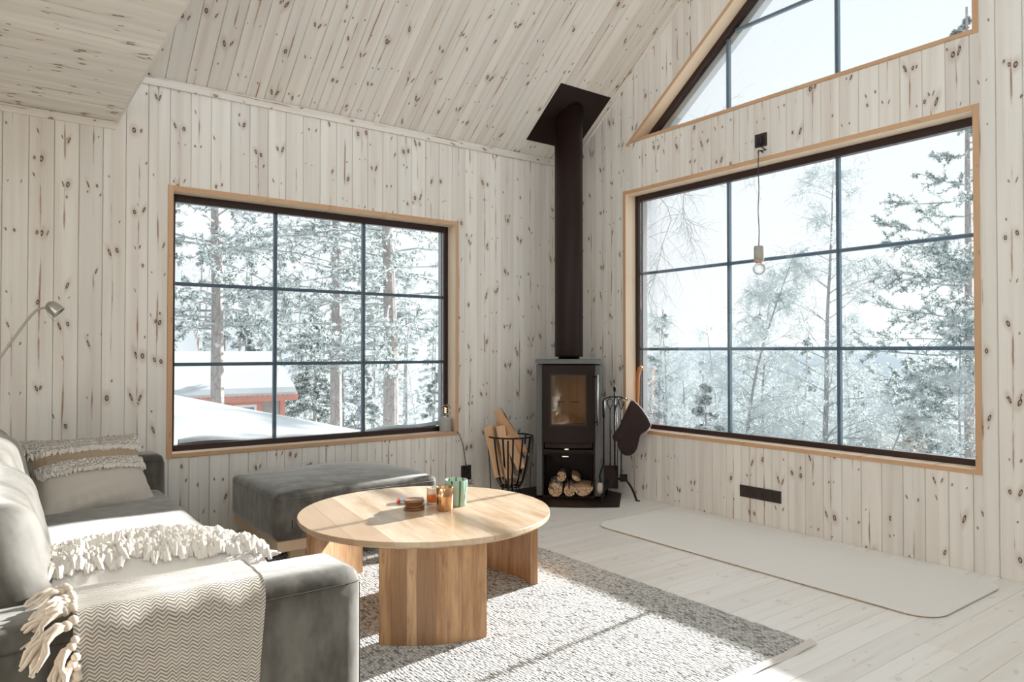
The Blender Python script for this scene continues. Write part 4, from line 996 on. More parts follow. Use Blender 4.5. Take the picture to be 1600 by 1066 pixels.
for i in range(NRIB):
    a = 2*PI*(i+0.35)/NRIB; P = [(brad(z)*cos(a), brad(z)*sin(a), z) for z in np.linspace(0.120, 0.508, 12)]
    MB().strap(P, (-sin(a), cos(a), 0), 0.013, 0.005).build('rib', M['iron'], bk)
for i in range(4):
    a = math.radians(228+90*i); P = [((0.186)*cos(a), 0.186*sin(a), 0.50), (0.165*cos(a), 0.165*sin(a), 0.25), (0.160*cos(a), 0.160*sin(a), 0.10), (0.172*cos(a), 0.172*sin(a), 0.004)]
    if i in (0,): P = [(0.192*cos(a), 0.192*sin(a), 0.50), (0.190*cos(a), 0.190*sin(a), 0.25), (0.190*cos(a), 0.190*sin(a), 0.004)]
    MB().strap(P, (-sin(a), cos(a), 0), 0.013, 0.006).build('leg', M['iron'], bk)
for i in range(4):
    a = math.radians(228+45+90*i); MB().tube([(0.076*cos(a), 0.076*sin(a), 0.108), (0.13*cos(a), 0.13*sin(a), 0.006)], 0.004, 6).build('strut', M['iron'], bk)
# logs, in a frame whose right axis is the camera's view plane seen from the room (RX right, RY away)
RX = Vector((0.80, -0.60, 0)); RY = Vector((0.60, 0.80, 0))
def bp(u, w, z): return Vector((BC.x, BC.y, 0))+RX*u+RY*w+Vector((0, 0, z))
LG = [  # bottom (u,w,z), top (u,w,z), R, a0, a1, roll, seed, label
 ((-0.075, -0.050, 0.200), (-0.165, -0.030, 0.600), 0.075, 0.3, 2.0, 2.6, 1, 'pale split log standing at the left edge of the basket'),
 ((-0.020, -0.085, 0.190), (-0.095, -0.050, 0.600), 0.085, 0.2, 2.0, 3.6, 2, 'broad pale split log standing second from the left in the basket'),
 ((0.030, 0.020, 0.215), (-0.085, 0.045, 0.640), 0.065, 0.0, 2.2, 1.0, 3, 'split log with birch bark standing behind the broad pale one'),
 ((0.120, -0.015, 0.400), (-0.095, 0.000, 0.735), 0.085, 0.2, 1.9, 1.0, 4, 'long pale log lying slanted on top of the basket, the highest one'),
 ((0.085, -0.065, 0.265), (-0.035, -0.045, 0.520), 0.070, 0.0, 1.9, 3.2, 5, 'short split log slanting inside the basket under the highest one'),
 ((0.118, 0.030, 0.335), (-0.03, 0.055, 0.60), 0.070, 0.0, 2.0, 4.0, 6, 'split log leaning to the right side of the basket'),
 ((-0.055, 0.0, 0.160), (0.085, 0.0, 0.190), 0.042, -2.8, 2.8, 0.5, 7, 'round bark covered log lying low in the basket'),
 ((-0.02, -0.060, 0.160), (0.060, 0.060, 0.155), 0.036, -2.8, 2.8, 0.5, 8, 'thin log lying across the bottom of the basket')]
for b, t, R, a0, a1, ro, sd_, lb in LG:
    b, t = bp(*b), bp(*t); o = link('firewood_log', log_mesh(R, a0, a1, (t-b).length, 60+sd_)); tag(o, lb, 'log', 'split logs in the iron basket'); place(o, b, t, ro)

# ------------------------------------------------------------------ fire tools
TSx, TSy = -0.235, -0.825
ts = thing('tool_stand', 'black wrought iron fire tool stand with arched feet right of the stove', 'tool stand', (TSx, TSy, 0.0), math.radians(-36.65))
# local X = right seen from the camera, local Y = away
m = MB(); m.tube([(0, 0, 0.16), (0, 0, 0.86)], 0.007, 8); m.build('pole', M['iron'], ts)
m = MB(); m.sphere((0, 0, 0.895), 0.011, 10, 8, (1, 1, 2.4)); m.tube([(0, 0, 0.86), (0, 0, 0.875)], 0.004, 6); m.build('finial', M['iron'], ts)
for a in (-15, 105, 225):
    ca, sa = cos(math.radians(a)), sin(math.radians(a)); P = [(0.0*ca, 0.0*sa, 0.165)]
    for k in range(1, 9): q = k/8; P.append(((0.02+0.155*q)*ca, (0.02+0.155*q)*sa, 0.165+0.055*sin(q*PI*0.55)-0.215*q**2.1))
    P.append((0.200*ca, 0.200*sa, 0.004)); MB().tube(P, [0.009]*9+[0.006], 8).build('foot', M['iron'], ts)
m = MB(); m.tube([(-0.095, -0.03, 0.815), (-0.05, -0.025, 0.83), (0, -0.02, 0.835), (0.05, -0.025, 0.83), (0.095, -0.03, 0.815)], 0.005, 8); m.tube([(0, 0.0, 0.83), (0, -0.06, 0.83)], 0.005, 8); m.build('hook_bar', M['iron'], ts)
for x in (-0.095, -0.045, 0.045, 0.095):
    z0 = 0.815 if abs(x) > 0.06 else 0.831; MB().tube([(x, -0.03, z0), (x, -0.045, z0-0.012), (x, -0.055, z0+0.001), (x, -0.056, z0+0.012)], 0.003, 6).build('hook', M['iron'], ts)
TM = Matrix.Translation((TSx, TSy, 0)) @ Matrix.Rotation(math.radians(-36.65), 4, 'Z')
def tool(name, lb, cat, x, y): t = thing(name, lb, cat); t.matrix_world = TM @ Matrix.Translation((x, y, 0)); return t
def loop_handle(m, z, w=0.026, h=0.085):
    m.tube([(0, 0, z-h), (-w*0.9, 0, z-h*0.45), (-w*0.7, 0, z-0.01), (0, 0, z), (w*0.7, 0, z-0.01), (w*0.9, 0, z-h*0.45), (0, 0, z-h)], 0.0035, 6)
br = tool('hearth_brush', 'black hearth brush hanging at the left of the tool stand', 'brush', -0.095, -0.052)
MB().tube([(0, 0, 0.805), (0, 0, 0.68), (0, 0, 0.66), (0, 0, 0.30)], [0.011, 0.011, 0.0055, 0.0055], 8).build('handle', M['iron'], br)
m = MB(); m.tube([(0, 0, 0.30), (-0.014, 0, 0.27), (-0.035, 0, 0.20), (-0.025, 0, 0.13), (0.0, 0, 0.09)], [0.006, 0.006, 0.007, 0.007, 0.006], 8); m.build('curved_shank', M['iron'], br)
m = MB(); m.lathe([(0.018, 0), (0.026, 0.03), (0.022, 0.075), (0.010, 0.085)], 14, c=(-0.03, 0.0, 0.065)); m.build('bristles', M['tassel'], br)
sh = tool('ash_shovel', 'dark iron ash shovel hanging in the middle of the tool stand', 'shovel', -0.045, -0.062)
m = MB(); loop_handle(m, 0.822); m.tube([(0, 0, 0.737), (0, 0, 0.29)], 0.0045, 8); m.build('handle', M['iron'], sh)
m = MB(); m.box(-0.050, 0.058, -0.004, 0.0, 0.105, 0.285); m.box(-0.052, -0.0485, -0.022, 0.0, 0.105, 0.285); m.box(0.0565, 0.060, -0.022, 0.0, 0.105, 0.285); m.box(-0.05, 0.058, -0.022, 0.0, 0.2855, 0.289); m.build('blade', M['steel'], sh)
pk = tool('poker', 'thin iron poker with a loop handle hanging behind the oven mitt', 'poker', 0.045, -0.062)
m = MB(); loop_handle(m, 0.822); m.tube([(0, 0, 0.737), (-0.004, 0, 0.22)], 0.0045, 8); m.build('shaft', M['iron'], pk)
MB().box(-0.014, 0.046, -0.012, 0.012, 0.160, 0.2195, 0.002).build('hook', M['iron'], pk)
tg = tool('fire_tongs', 'slim iron tongs hanging behind the ash shovel', 'tongs', 0.0, -0.075)
m = MB(); loop_handle(m, 0.835, 0.02); m.tube([(-0.004, 0, 0.75), (-0.012, 0, 0.45), (-0.006, 0, 0.25)], 0.0035, 6); m.build('arm', M['iron'], tg)
m = MB(); m.tube([(0.004, 0, 0.75), (0.014, 0, 0.45), (0.008, 0, 0.25)], 0.0035, 6); m.build('arm', M['iron'], tg)
# oven mitt hung by its corner on the right hook
mi = tool('oven_mitt', 'dark brown quilted oven mitt with pale edging hanging on the tool stand', 'mitt', 0.0, -0.105); mi.matrix_world = mi.matrix_world @ Matrix.Translation((0, 0, 0.822-0.822*1.07-0.014)) @ Matrix.Scale(1.07, 4)
OUT = [(0.110, 0.822), (0.150, 0.795), (0.190, 0.750), (0.232, 0.685), (0.250, 0.635), (0.222, 0.600), (0.180, 0.570), (0.163, 0.520), (0.150, 0.470), (0.125, 0.432), (0.080, 0.415), (0.040, 0.430), (0.015, 0.470), (0.008, 0.525), (-0.005, 0.520), (-0.024, 0.532), (-0.030, 0.560), (-0.012, 0.590), (0.012, 0.620), (0.035, 0.670), (0.070, 0.745)]
def blob(P, th, name, mat, parent, K=7):
    cx = sum(p[0] for p in P)/len(P); cz = sum(p[1] for p in P)/len(P); m = MB(); n = len(P)
    for sgn in (-1, 1):
        V = []
        for k in range(K+1):
            f = 1-k/K*0.999; 
            for x, z in P: V.append((cx+(x-cx)*f, sgn*(th*math.sqrt(max(0, 1-f**3))+0.004+0.0035*(abs(sin((cx+(x-cx)*f)*75+z*40))*abs(sin(z*75-x*40)))*(f < 0.97)), cz+(z-cz)*f))
        F = [(k*n+i, k*n+(i+1) % n, (k+1)*n+(i+1) % n, (k+1)*n+i) for k in range(K) for i in range(n)]
        m.add(V, F, True)
    F = [(i, (i+1) % n) for i in range(n)]; V = [(x, -0.004, z) for x, z in P]+[(x, 0.004, z) for x, z in P]; m.add(V, [(i, (i+1) % n, n+(i+1) % n, n+i) for i in range(n)], True)
    return m.build(name, mat, parent)
def densify(P, k=4):
    R_ = []; n = len(P)
    for i in range(n):
        p0, p1, p2, p3 = P[i-1], P[i], P[(i+1) % n], P[(i+2) % n]
        for j in range(k):
            t = j/k; R_.append(tuple(0.5*((2*p1[q])+(-p0[q]+p2[q])*t+(2*p0[q]-5*p1[q]+4*p2[q]-p3[q])*t*t+(-p0[q]+3*p1[q]-3*p2[q]+p3[q])*t**3) for q in (0, 1)))
    return R_
blob(densify(OUT), 0.022, 'quilted_body', M['mitt'], mi)
m = MB(); m.tube([(0.105, 0.0, 0.828), (0.150, 0, 0.800), (0.192, 0, 0.754), (0.234, 0, 0.688), (0.254, 0, 0.635)], 0.0048, 6); m.tube([(0.250, 0, 0.632), (0.226, -0.004, 0.600), (0.196, -0.008, 0.570)], 0.0055, 6); m.build('edging', M['mittedge'], mi)
m = MB(); m.tube([(0.108, 0, 0.822), (0.098, 0.010, 0.838), (0.090, 0.025, 0.842), (0.095, 0.042, 0.825)], 0.0028, 6); m.build('hanging_loop', M['mittedge'], mi)

# axe standing in the window niche
ax = thing('axe', 'axe with a curved orange brown handle standing head down in the gable window niche', 'axe', (0.045, -0.835, WBz0+0.0285+0.0012))
def wax():
    t = NT('oiled_hickory'); n = t.noise(t.scale(t.obj(), 60, 60, 5), 1.0, 3); return t.bsdf(t.mix(n, (0.66, 0.27, 0.07), (0.45, 0.15, 0.04)), 0.35)
M['hickory'] = wax()
m = MB(); P = [(0.0, 0.030, 0.020), (0.0, 0.030, 0.10), (0.0, 0.026, 0.20), (0.0, 0.020, 0.30), (0.0, 0.020, 0.40), (0.0, 0.014, 0.46), (0.0, -0.004, 0.495), (0.0, -0.022, 0.512)]
m.tube(P, [0.014, 0.014, 0.0135, 0.014, 0.0145, 0.016, 0.019, 0.013], 14); m.build('handle', M['hickory'], ax)
m = MB(); m.prism([(0.055, 0.002), (0.055, 0.052), (-0.02, 0.045), (-0.095, 0.080), (-0.100, 0.030), (-0.085, -0.0), (-0.02, 0.004)], -0.011, 0.011, axis=0); m.build('head', plain('red_painted_axe_head', (0.28, 0.05, 0.03), 0.4, 0.2), ax)

# ------------------------------------------------------------------ sockets and lamps
def socket(name, lb, frame, w, h, gangs, first_switch=False):
    s = thing(name, lb, 'socket'); s.matrix_world = frame
    MB().box(-w/2, w/2, -0.0105, -0.0003, -h/2, h/2, 0.0015).build('plate', M['brownplastic'], s)
    for i in range(gangs):
        x = (i-(gangs-1)/2)*0.079*(w/0.323 if gangs > 1 else 1)
        if first_switch and i == 0: MB().box(x-0.026, x+0.026, -0.014, -0.0107, -0.026, 0.026, 0.001).build('switch', M['brownplastic'], s)
        else:
            q = MB().lathe([(0.020, -0.010), (0.023, -0.0126), (0.025, -0.0126), (0.026, -0.0107)], 20, cap=False)
            o = q.build('outlet', M['brownplastic'], s); o.matrix_local = Matrix.Translation((x, 0.0, 0)) @ Matrix.Rotation(-PI/2, 4, 'X') @ Matrix.Scale(1, 4)
            o.matrix_local = Matrix.Translation((x, -0.0232, 0)) @ Matrix.Rotation(PI/2, 4, 'X') @ Matrix.Translation((0, 0, 0.0))
            for dx in (-0.0095, 0.0095): MB().box(x+dx-0.003, x+dx+0.003, -0.0112, -0.0106, -0.003, 0.003).build('hole', M['black'], s)
    return s
socket('power_outlet', 'long dark brown strip of one switch and three sockets low on the gable wall', basis((0, -1, 0), (1, 0, 0), (0, 0, 1), (0, -2.005, 0.212)), 0.323, 0.082, 4, True)
socket('power_outlet', 'square dark brown socket above the gable window, with a lamp cord plugged in', basis((0, -1, 0), (1, 0, 0), (0, 0, 1), (0, -2.026, 2.667)), 0.092, 0.092, 1)
socket('power_outlet', 'dark brown double socket low on the left wall near the log basket', basis((1, 0, 0), (0, 1, 0), (0, 0, 1), (-1.130, 0, 0.200)), 0.095, 0.120, 1)
m = MB(); m.box(-1.155, -1.118, -0.040, -0.0128, 0.215, 0.262, 0.004); tag(m.build('charger_plug', M['black']), 'black plug of the window sill lamp cord in the left wall socket', 'plug')
wpg = thing('white_charger', 'small white cable plug hanging from the left wall socket', 'plug', (-1.087, -0.028, 0.140))
MB().tube([(0, 0, 0.055), (0.010, 0, 0.025), (0.006, 0, 0.0)], [0.008, 0.007, 0.006], 10).build('plug', M['whitecloth'], wpg)
MB().tube([(0.006, 0, 0.0), (-0.02, 0, -0.035), (-0.05, 0, -0.02), (-0.045, 0, 0.01), (-0.02, 0, -0.03), (0.01, 0, -0.03)], 0.0026, 6).build('cord', M['cord'], wpg)
# lamp on the sill
sl = thing('sill_lamp', 'small pale concrete table lamp with a clear globe bulb on the window sill', 'lamp', (-1.298, 0.045, WAz0+0.0295))
MB().lathe([(0, 0), (0.044, 0), (0.0485, 0.005), (0.0490, 0.10), (0.0450, 0.113), (0.020, 0.115), (0, 0.115)], 36, cap=False).build('base', M['concrete'], sl)
MB().lathe([(0.0135, 0.1155), (0.0135, 0.128), (0.0, 0.128)], 20, cap=False).build('bulb_cap', M['bright'], sl)
def bulb_shell(m, z0, r, neck=0.014):
    pr = [(neck, z0)]; cz = z0+r*0.98
    for k in range(1, 15): a = -PI/2+PI*k/14; q = (r*cos(a), cz+r*sin(a)); 
    pr += [(max(neck, r*cos(a)) if a < 0 else r*cos(a), cz+r*sin(a)) for a in [(-PI/2+0.35)+(PI-0.35)*k/14 for k in range(15)]]
    return m.lathe(pr, 28, cap=False)
bulb_shell(MB(), 0.1285, 0.049).build('bulb', M['bulb'], sl)
M['glow'] = None
t = NT('warm_filament'); em = t.n('ShaderNodeEmission'); t.put(em.inputs[0], (1.0, 0.55, 0.25, 1)); em.inputs[1].default_value = 5.0; t.t.links.new(em.outputs[0], t.out.inputs[0]); M['glow'] = t.m
m = MB(); m.tube([(0.010*cos(a*2.1), 0.010*sin(a*2.1), 0.150+a*0.006) for a in range(8)], 0.0016, 5); m.build('filament', M['glow'], sl)
c = MB(); c.tube([(-1.245, 0.03, WAz0+0.033), (-1.225, 0.0, WAz0+0.0325), (-1.205, -0.018, WAz0+0.010), (-1.165, -0.016, 0.43), (-1.150, -0.014, 0.35), (-1.142, -0.022, 0.28), (-1.137, -0.026, 0.2625)], 0.0028, 8)
tag(c.build('lamp_cord', M['cord']), 'thin black cord hanging from the sill lamp down to the left wall socket', 'cord')
# pendant in front of the gable window
pd = thing('pendant_lamp', 'small grey concrete pendant with a clear round bulb hanging in front of the gable window', 'lamp', (-0.055, -2.040, 2.545))
MB().tube([(0.049, 0, 0.035), (0.020, 0, 0.042), (0.0, 0, 0.036), (-0.004, 0, 0.022)], 0.0045, 8).build('hook', M['iron'], pd)
P = [(0.0, 0.0, 0.030)]+[(0.0015*sin(k*1.3), 0.003*sin(k*0.9), 0.030-0.655*k/14) for k in range(1, 15)]
MB().tube(P, 0.0034, 8).build('cord', M['purplecord'], pd)
MB().tube([(0.046, 0.014, 0.105), (0.036, 0.004, 0.075), (0.030, -0.030, 0.045), (0.010, -0.055, 0.035), (-0.002, -0.03, 0.030), (0.0, -0.004, 0.036)], 0.0034, 8).build('cord', M['cord'], pd)
MB().box(0.022, 0.0438, -0.004, 0.034, 0.090, 0.140, 0.004).build('plug', M['black'], pd)
MB().lathe([(0, -0.622), (0.030, -0.622), (0.0335, -0.628), (0.0335, -0.722), (0.031, -0.726), (0, -0.726)], 32, cap=False).build('holder', M['concrete'], pd)
MB().lathe([(0.024, -0.7265), (0.024, -0.738), (0.0, -0.738)], 24, cap=False).build('collar', M['copper'], pd)
m = MB(); bulb_shell(m, 0.0, 0.042, 0.015); o = m.build('bulb', M['bulb'], pd); o.matrix_local = Matrix.Translation((0, 0, -0.7385)) @ Matrix.Rotation(PI, 4, 'X')
m = MB(); m.sphere((0, 0, -0.782), 0.010, 12, 8, (1, 1, 1.3)); m.build('filament', M['glow'], pd)
# ------------------------------------------------------------------ outdoors
def frostmat(name, a, b, sc=3.0, rough=0.9, trans=0.0):
    t = NT(name); n = t.noise(t.obj(), sc, 3); c = t.mix(t.step(n, 0.35, 0.65), a, b)
    if not trans: return t.bsdf(c, rough)
    d = t.n('ShaderNodeBsdfDiffuse'); l = t.n('ShaderNodeBsdfTranslucent'); mx = t.n('ShaderNodeMixShader'); t.put(d.inputs[0], c); t.put(l.inputs[0], c); mx.inputs[0].default_value = trans
    t.t.links.new(d.outputs[0], mx.inputs[1]); t.t.links.new(l.outputs[0], mx.inputs[2]); t.t.links.new(mx.outputs[0], t.out.inputs[0]); return t.m
M['snow'] = frostmat('snow', (0.53, 0.56, 0.58), (0.58, 0.61, 0.62), 0.8)
M['frost'] = frostmat('hoar_frost', (0.64, 0.68, 0.685), (0.76, 0.79, 0.79), 2.0, trans=0.35)
M['frost2'] = frostmat('bluish_hoar_frost', (0.56, 0.61, 0.62), (0.68, 0.72, 0.73), 1.0, trans=0.35)
M['needle'] = frostmat('frosted_pine_needles', (0.15, 0.20, 0.185), (0.33, 0.385, 0.365), 3.0, trans=0.25)
M['dneedle'] = frostmat('dark_spruce_needles', (0.085, 0.12, 0.105), (0.21, 0.255, 0.24), 3.0, trans=0.2)
M['twig'] = frostmat('grey_twig', (0.32, 0.325, 0.33), (0.50, 0.51, 0.51), 3.0)
def trunkm(name, a, b):
    t = NT(name); n = t.noise(t.scale(t.obj(), 16, 16, 2.2), 1.0, 5, 0.7); v = t.n('ShaderNodeTexVoronoi'); v.feature = 'DISTANCE_TO_EDGE'; t.put(v.inputs['Vector'], t.scale(t.obj(), 14, 14, 3.5)); v.inputs['Scale'].default_value = 1.0
    c = t.mix(n, a, b); c = t.mix(t.f('MULTIPLY', t.step(v.outputs['Distance'], 0.10, 0.0), 0.5), c, tuple(q*0.5 for q in a)); c = t.mix(t.step(t.noise(t.obj(), 7, 3, 0.7), 0.60, 0.70), c, (0.62, 0.64, 0.64))
    return t.bsdf(c, 0.95, 0.0, t.bump(n, 0.7, 0.03))
M['ptrunk'] = trunkm('pine_bark', (0.30, 0.265, 0.25), (0.50, 0.46, 0.44)); M['btrunk'] = trunkm('birch_bark_outdoors', (0.20, 0.205, 0.21), (0.50, 0.51, 0.51))

def ground(x, y):
    a = -0.75 - 0.05*max(0, y-3) if x < 2 else -0.75-0.05*max(0, y-3)
    return a - 0.19*max(0.0, x-0.5) + 0.12*sin(x*0.5)*cos(y*0.4)
g = MB()
def gfn(u, v):
    x = -26+86*u; y = -12+80*v
    z = ground(x, y)
    d = max(0.0, math.hypot(x, y)-34); z += 0.06*d
    if x < 0.35 and y < 0.35: z = min(z, -0.9)
    return (x, y, z)
g.grid(gfn, 120, 110); o = g.build('snowy_ground', M['snow']); o['kind'] = 'structure'; o['label'] = 'snow covered ground falling away from the cabin'
# snow bank close to the left window
sb = MB()
def bank(u, v):
    y = 1.6+4.8*v; x = -5.2+8.6*u
    crest = 0.690-0.243*max(-4, (x+2.53)); cr = crest if x < -0.3 else max(0.14, crest)*0+0.148+0.25*max(0, -(x+0.26))
    top = max(crest, 0.142+0.012*sin(x*3)) if x < 1.3 else 0.142-0.3*(x-1.3)**1.3
    f = math.exp(-((y-4.0)/1.15)**2) if y > 4 else 1-0.30*((4.0-y)/2.4)**1.6
    return (x, y, -0.9+(top+0.9)*f+0.02*sin(x*2.3+y*3)*(abs(y-4) > 0.3))
sb.grid(bank, 70, 50); tag(sb.build('snow_bank', M['snow']), 'smooth sloping snow bank just outside the left window', 'snow')
# snow lying on the outer sill of window_1
m = MB(); m.grid(lambda u, v: (-3.28+2.0*u, 0.172+0.060*v, WAz0+0.047+(0.035+0.022*sin(u*7+1)+0.012*sin(u*19))*sin(PI*min(1, 0.15+v*0.85))), 50, 8)
tag(m.build('sill_snow', M['snow']), 'thin drift of snow on the outer ledge of the left window', 'snow')

rng = np.random.default_rng(11)
def unit(v): return v/np.maximum(1e-9, np.linalg.norm(v, axis=-1, keepdims=True))
def seg_mesh(P0, P1, R0, R1, k=3):
    """prisms for segments -> V,F"""
    d = unit(P1-P0); ref = np.where(np.abs(d[:, 2:3]) < 0.9, np.array([[0, 0, 1.0]]), np.array([[1.0, 0, 0]]))
    u = unit(np.cross(d, ref)); w = np.cross(d, u); n = len(P0); V = np.empty((n, 2*k, 3))
    for i in range(k):
        a = 2*PI*i/k; o = u*cos(a)+w*sin(a); V[:, i] = P0+o*R0[:, None]; V[:, k+i] = P1+o*R1[:, None]
    base = np.arange(n)[:, None]*2*k; F = []
    for i in range(k):
        j = (i+1) % k; F.append(np.concatenate([base+i, base+j, base+k+j, base+k+i], axis=1))
    return V.reshape(-1, 3), np.concatenate(F).astype(np.int64)
def blades(P, D, L, Wd, jit=0.5):
    """one thin quad (kite) per point"""
    n = len(P); D = unit(D+rng.normal(0, jit, (n, 3))); s = unit(np.cross(D, rng.normal(0, 1, (n, 3))))
    L = L*rng.uniform(0.6, 1.3, (n, 1)); w = s*Wd*rng.uniform(0.6, 1.3, (n, 1))
    V = np.stack([P, P+D*L*0.45+w, P+D*L, P+D*L*0.45-w], axis=1).reshape(-1, 3)
    return V, (np.arange(n)[:, None]*4+np.arange(4)[None, :])
def merge(parts, name, mats):
    V = []; F = []; MI = []; b = 0
    for v, f, mi in parts:
        V.append(v); F.append(f+b); b += len(v)
        MI.append(np.full(len(f), mi) if np.isscalar(mi) else mi)
    return fast_mesh(name, np.concatenate(V), np.concatenate(F), mats, np.concatenate(MI), False)
def grow(P0, D, L, nseg, droop, jit, r0, taper=0.25):
    """many curved branches at once. returns segment arrays and node positions"""
    n = len(P0); p = P0.copy(); d = unit(D); S0 = []; S1 = []; R0 = []; R1 = []; nodes = [p.copy()]; dirs = [d.copy()]
    for k in range(nseg):
        d = unit(d+rng.normal(0, jit, (n, 3))+np.array([0, 0, -1.0])*droop); q = p+d*(L/nseg)[:, None]
        S0.append(p); S1.append(q); R0.append(r0*(1-(1-taper)*k/nseg)); R1.append(r0*(1-(1-taper)*(k+1)/nseg)); p = q; nodes.append(p.copy()); dirs.append(d.copy())
    return (np.concatenate(S0), np.concatenate(S1), np.concatenate(R0), np.concatenate(R1)), np.stack(nodes, 1), np.stack(dirs, 1)
def sample(nodes, dirs, m, lo=0.15, hi=1.0):
    """m random points along each polyline"""
    n, K, _ = nodes.shape; t = rng.uniform(lo, hi, (n, m))*(K-1); i = np.minimum(t.astype(int), K-2); f = (t-i)[..., None]; ar = np.arange(n)[:, None]
    P = nodes[ar, i]*(1-f)+nodes[ar, i+1]*f; return P.reshape(-1, 3), dirs[ar, i+1].reshape(-1, 3), (t/(K-1)).ravel()
def side_dir(d, spread, up=0.0):
    r = rng.normal(0, 1, d.shape); s = unit(r-d*np.sum(r*d, 1, keepdims=True)); return unit(d*(1-spread)+s*spread+np.array([0, 0, up]))
def frost_birch(Ht, rt, nb=46, dens=1.0, trunk='btrunk', wob=0.02, lo=0.12, spread=0.24):
    T0 = np.array([[0, 0, -0.3]]); sg, nd, dr = grow(T0, np.array([[0, 0, 1.0]]), np.array([Ht]), 14, 0.0, wob, np.array([rt]), 0.12)
    V, F = seg_mesh(*sg, 8); parts = [(V, F, 0)]
    P, D, t = sample(nd, dr, nb, lo, 0.98); a = rng.uniform(0, 2*PI, len(P)); D1 = np.stack([np.cos(a)*0.8, np.sin(a)*0.8, np.full(len(P), 0.55)], 1)
    L = Ht*spread*(1.05-t)**0.75*rng.uniform(0.6, 1.1, len(P))+0.25
    s1, n1, d1 = grow(P, D1, L, 6, 0.06, 0.10, rt*0.20*(1.1-t)+0.006, 0.3); V, F = seg_mesh(*s1, 4); parts.append((V, F, 1))
    P, D, t2 = sample(n1, d1, int(8*dens), 0.2, 1.0); s2, n2, d2 = grow(P, side_dir(D, 0.5, 0.1), np.repeat(L, int(8*dens))*0.38*rng.uniform(0.5, 1.2, len(P)), 4, 0.12, 0.16, np.full(len(P), 0.007), 0.5)
    V, F = seg_mesh(*s2, 3); parts.append((V, F, rng.choice([1, 2], len(F), p=[0.12, 0.88])))
    k3 = int(6*dens); P, D, _ = sample(n2, d2, k3, 0.2, 1.0); s3, n3, d3 = grow(P, side_dir(D, 0.55, 0.0), 0.35*rng.uniform(0.4, 1.3, len(P))*(Ht/9), 3, 0.22, 0.25, np.full(len(P), 0.0055), 0.7)
    V, F = seg_mesh(*s3, 3); parts.append((V, F, rng.choice([2, 3], len(F), p=[0.7, 0.3])))
    P, D, _ = sample(n3, d3, int(3*dens), 0.0, 1.0); V, F = blades(P, D+np.array([0, 0, -0.3]), 0.09*(Ht/9), 0.012*(Ht/9), 0.9); parts.append((V, F, 2))
    return parts, [M[trunk], M['twig'], M['frost'], M['frost2']]
def conifer(Ht, R, trunk_r, layers, kind, lo=0.12, frost=0.35, dens=1.0, droop=0.06, updir=0.05, shape=1.0, tuft=0.12):
    T0 = np.array([[0, 0, -0.3]]); sg, nd, dr = grow(T0, np.array([[0, 0, 1.0]]), np.array([Ht]), 10, 0.0, 0.008, np.array([trunk_r]), 0.2)
    V, F = seg_mesh(*sg, 12); parts = [(V, F, 0)]; nb = layers
    P, D, t = sample(nd, dr, nb, lo, 0.98); a = rng.uniform(0, 2*PI, len(P)); D1 = np.stack([np.cos(a), np.sin(a), np.full(len(P), updir)], 1)
    tt = (t-lo)/(1-lo); prof = (1-tt)**shape if kind == 'spruce' else np.sin(np.clip(tt*1.05+0.12, 0, 1)*PI)**0.5*(1.05-0.5*tt)
    L = R*np.maximum(0.12, prof)*rng.uniform(0.7, 1.1, len(P))
    s1, n1, d1 = grow(P, D1, L, 6, droop, 0.07, np.full(len(P), 0.022), 0.3); V, F = seg_mesh(*s1, 4); parts.append((V, F, rng.choice([3, 1], len(F), p=[0.6, 0.4])))
    k2 = int(9*dens); P, D, u = sample(n1, d1, k2, 0.18, 1.0); s2, n2, d2 = grow(P, side_dir(D, 0.5, 0.0)*np.array([1, 1, 0.35 if kind == 'spruce' else 0.75]), np.repeat(L, k2)*0.30*(1.15-u*0.6)*rng.uniform(0.6, 1.2, len(P)), 3, 0.03, 0.12, np.full(len(P), 0.008), 0.5)
    V, F = seg_mesh(*s2, 3); parts.append((V, F, rng.choice([1, 3], len(F))))
    k3 = int(44*dens); P, D, _ = sample(n2, d2, k3, 0.0, 1.0)
    V, F = blades(P, D*0.6, tuft, tuft*0.13, 0.75); upm = (rng.uniform(0, 1, len(F)) < frost); parts.append((V, F, np.where(upm, 1, 2)))
    P, D, _ = sample(n2, d2, int(12*dens), 0.0, 1.0); V, F = blades(P+np.array([0, 0, 0.02]), D*0.8+np.array([0, 0, 0.25]), tuft*0.9, tuft*0.2, 0.5); parts.append((V, F, 1))
    return parts, [M['ptrunk'], M['frost'], M['needle'] if kind == 'pine' else M['dneedle'], M['twig']]
def stand_tree(name, lb, mesh_parts, px, dist_pt, rz=0.0, sc=1.0, zoff=0.0, grp=None, share=None):
    me = share if share is not None else merge(mesh_parts[0], name, mesh_parts[1])
    o = link(name, me); p = dist_pt; o.location = (p.x, p.y, ground(p.x, p.y)+zoff); o.rotation_euler = (0, 0, rz); o.scale = (sc,)*3
    tag(o, lb, 'tree', grp); return o
def tA(px, Y): return at_y(px, 549, Y)
def tB(px, X): return at_x(px, 549, X)
# three tall pines outside the left window: bare trunks with frosted branches
pine_parts = lambda s, tr: conifer(11.0, 3.1, tr, 64, 'pine', lo=0.245, frost=0.48, dens=1.1, droop=0.05, updir=0.12, tuft=0.085)
stand_tree('pine_tree', 'tall pine with a grey trunk behind the left column of panes of the left window', pine_parts(1, 0.125), 0, tA(341, 8.0), 0.3)
stand_tree('pine_tree', 'tall pine whose trunk stands in the middle column of panes of the left window', pine_parts(2, 0.155), 0, tA(526, 10.5), 1.3)
stand_tree('pine_tree', 'thick pine trunk in the right column of panes of the left window', pine_parts(3, 0.185), 0, tA(611, 8.5), 2.1)
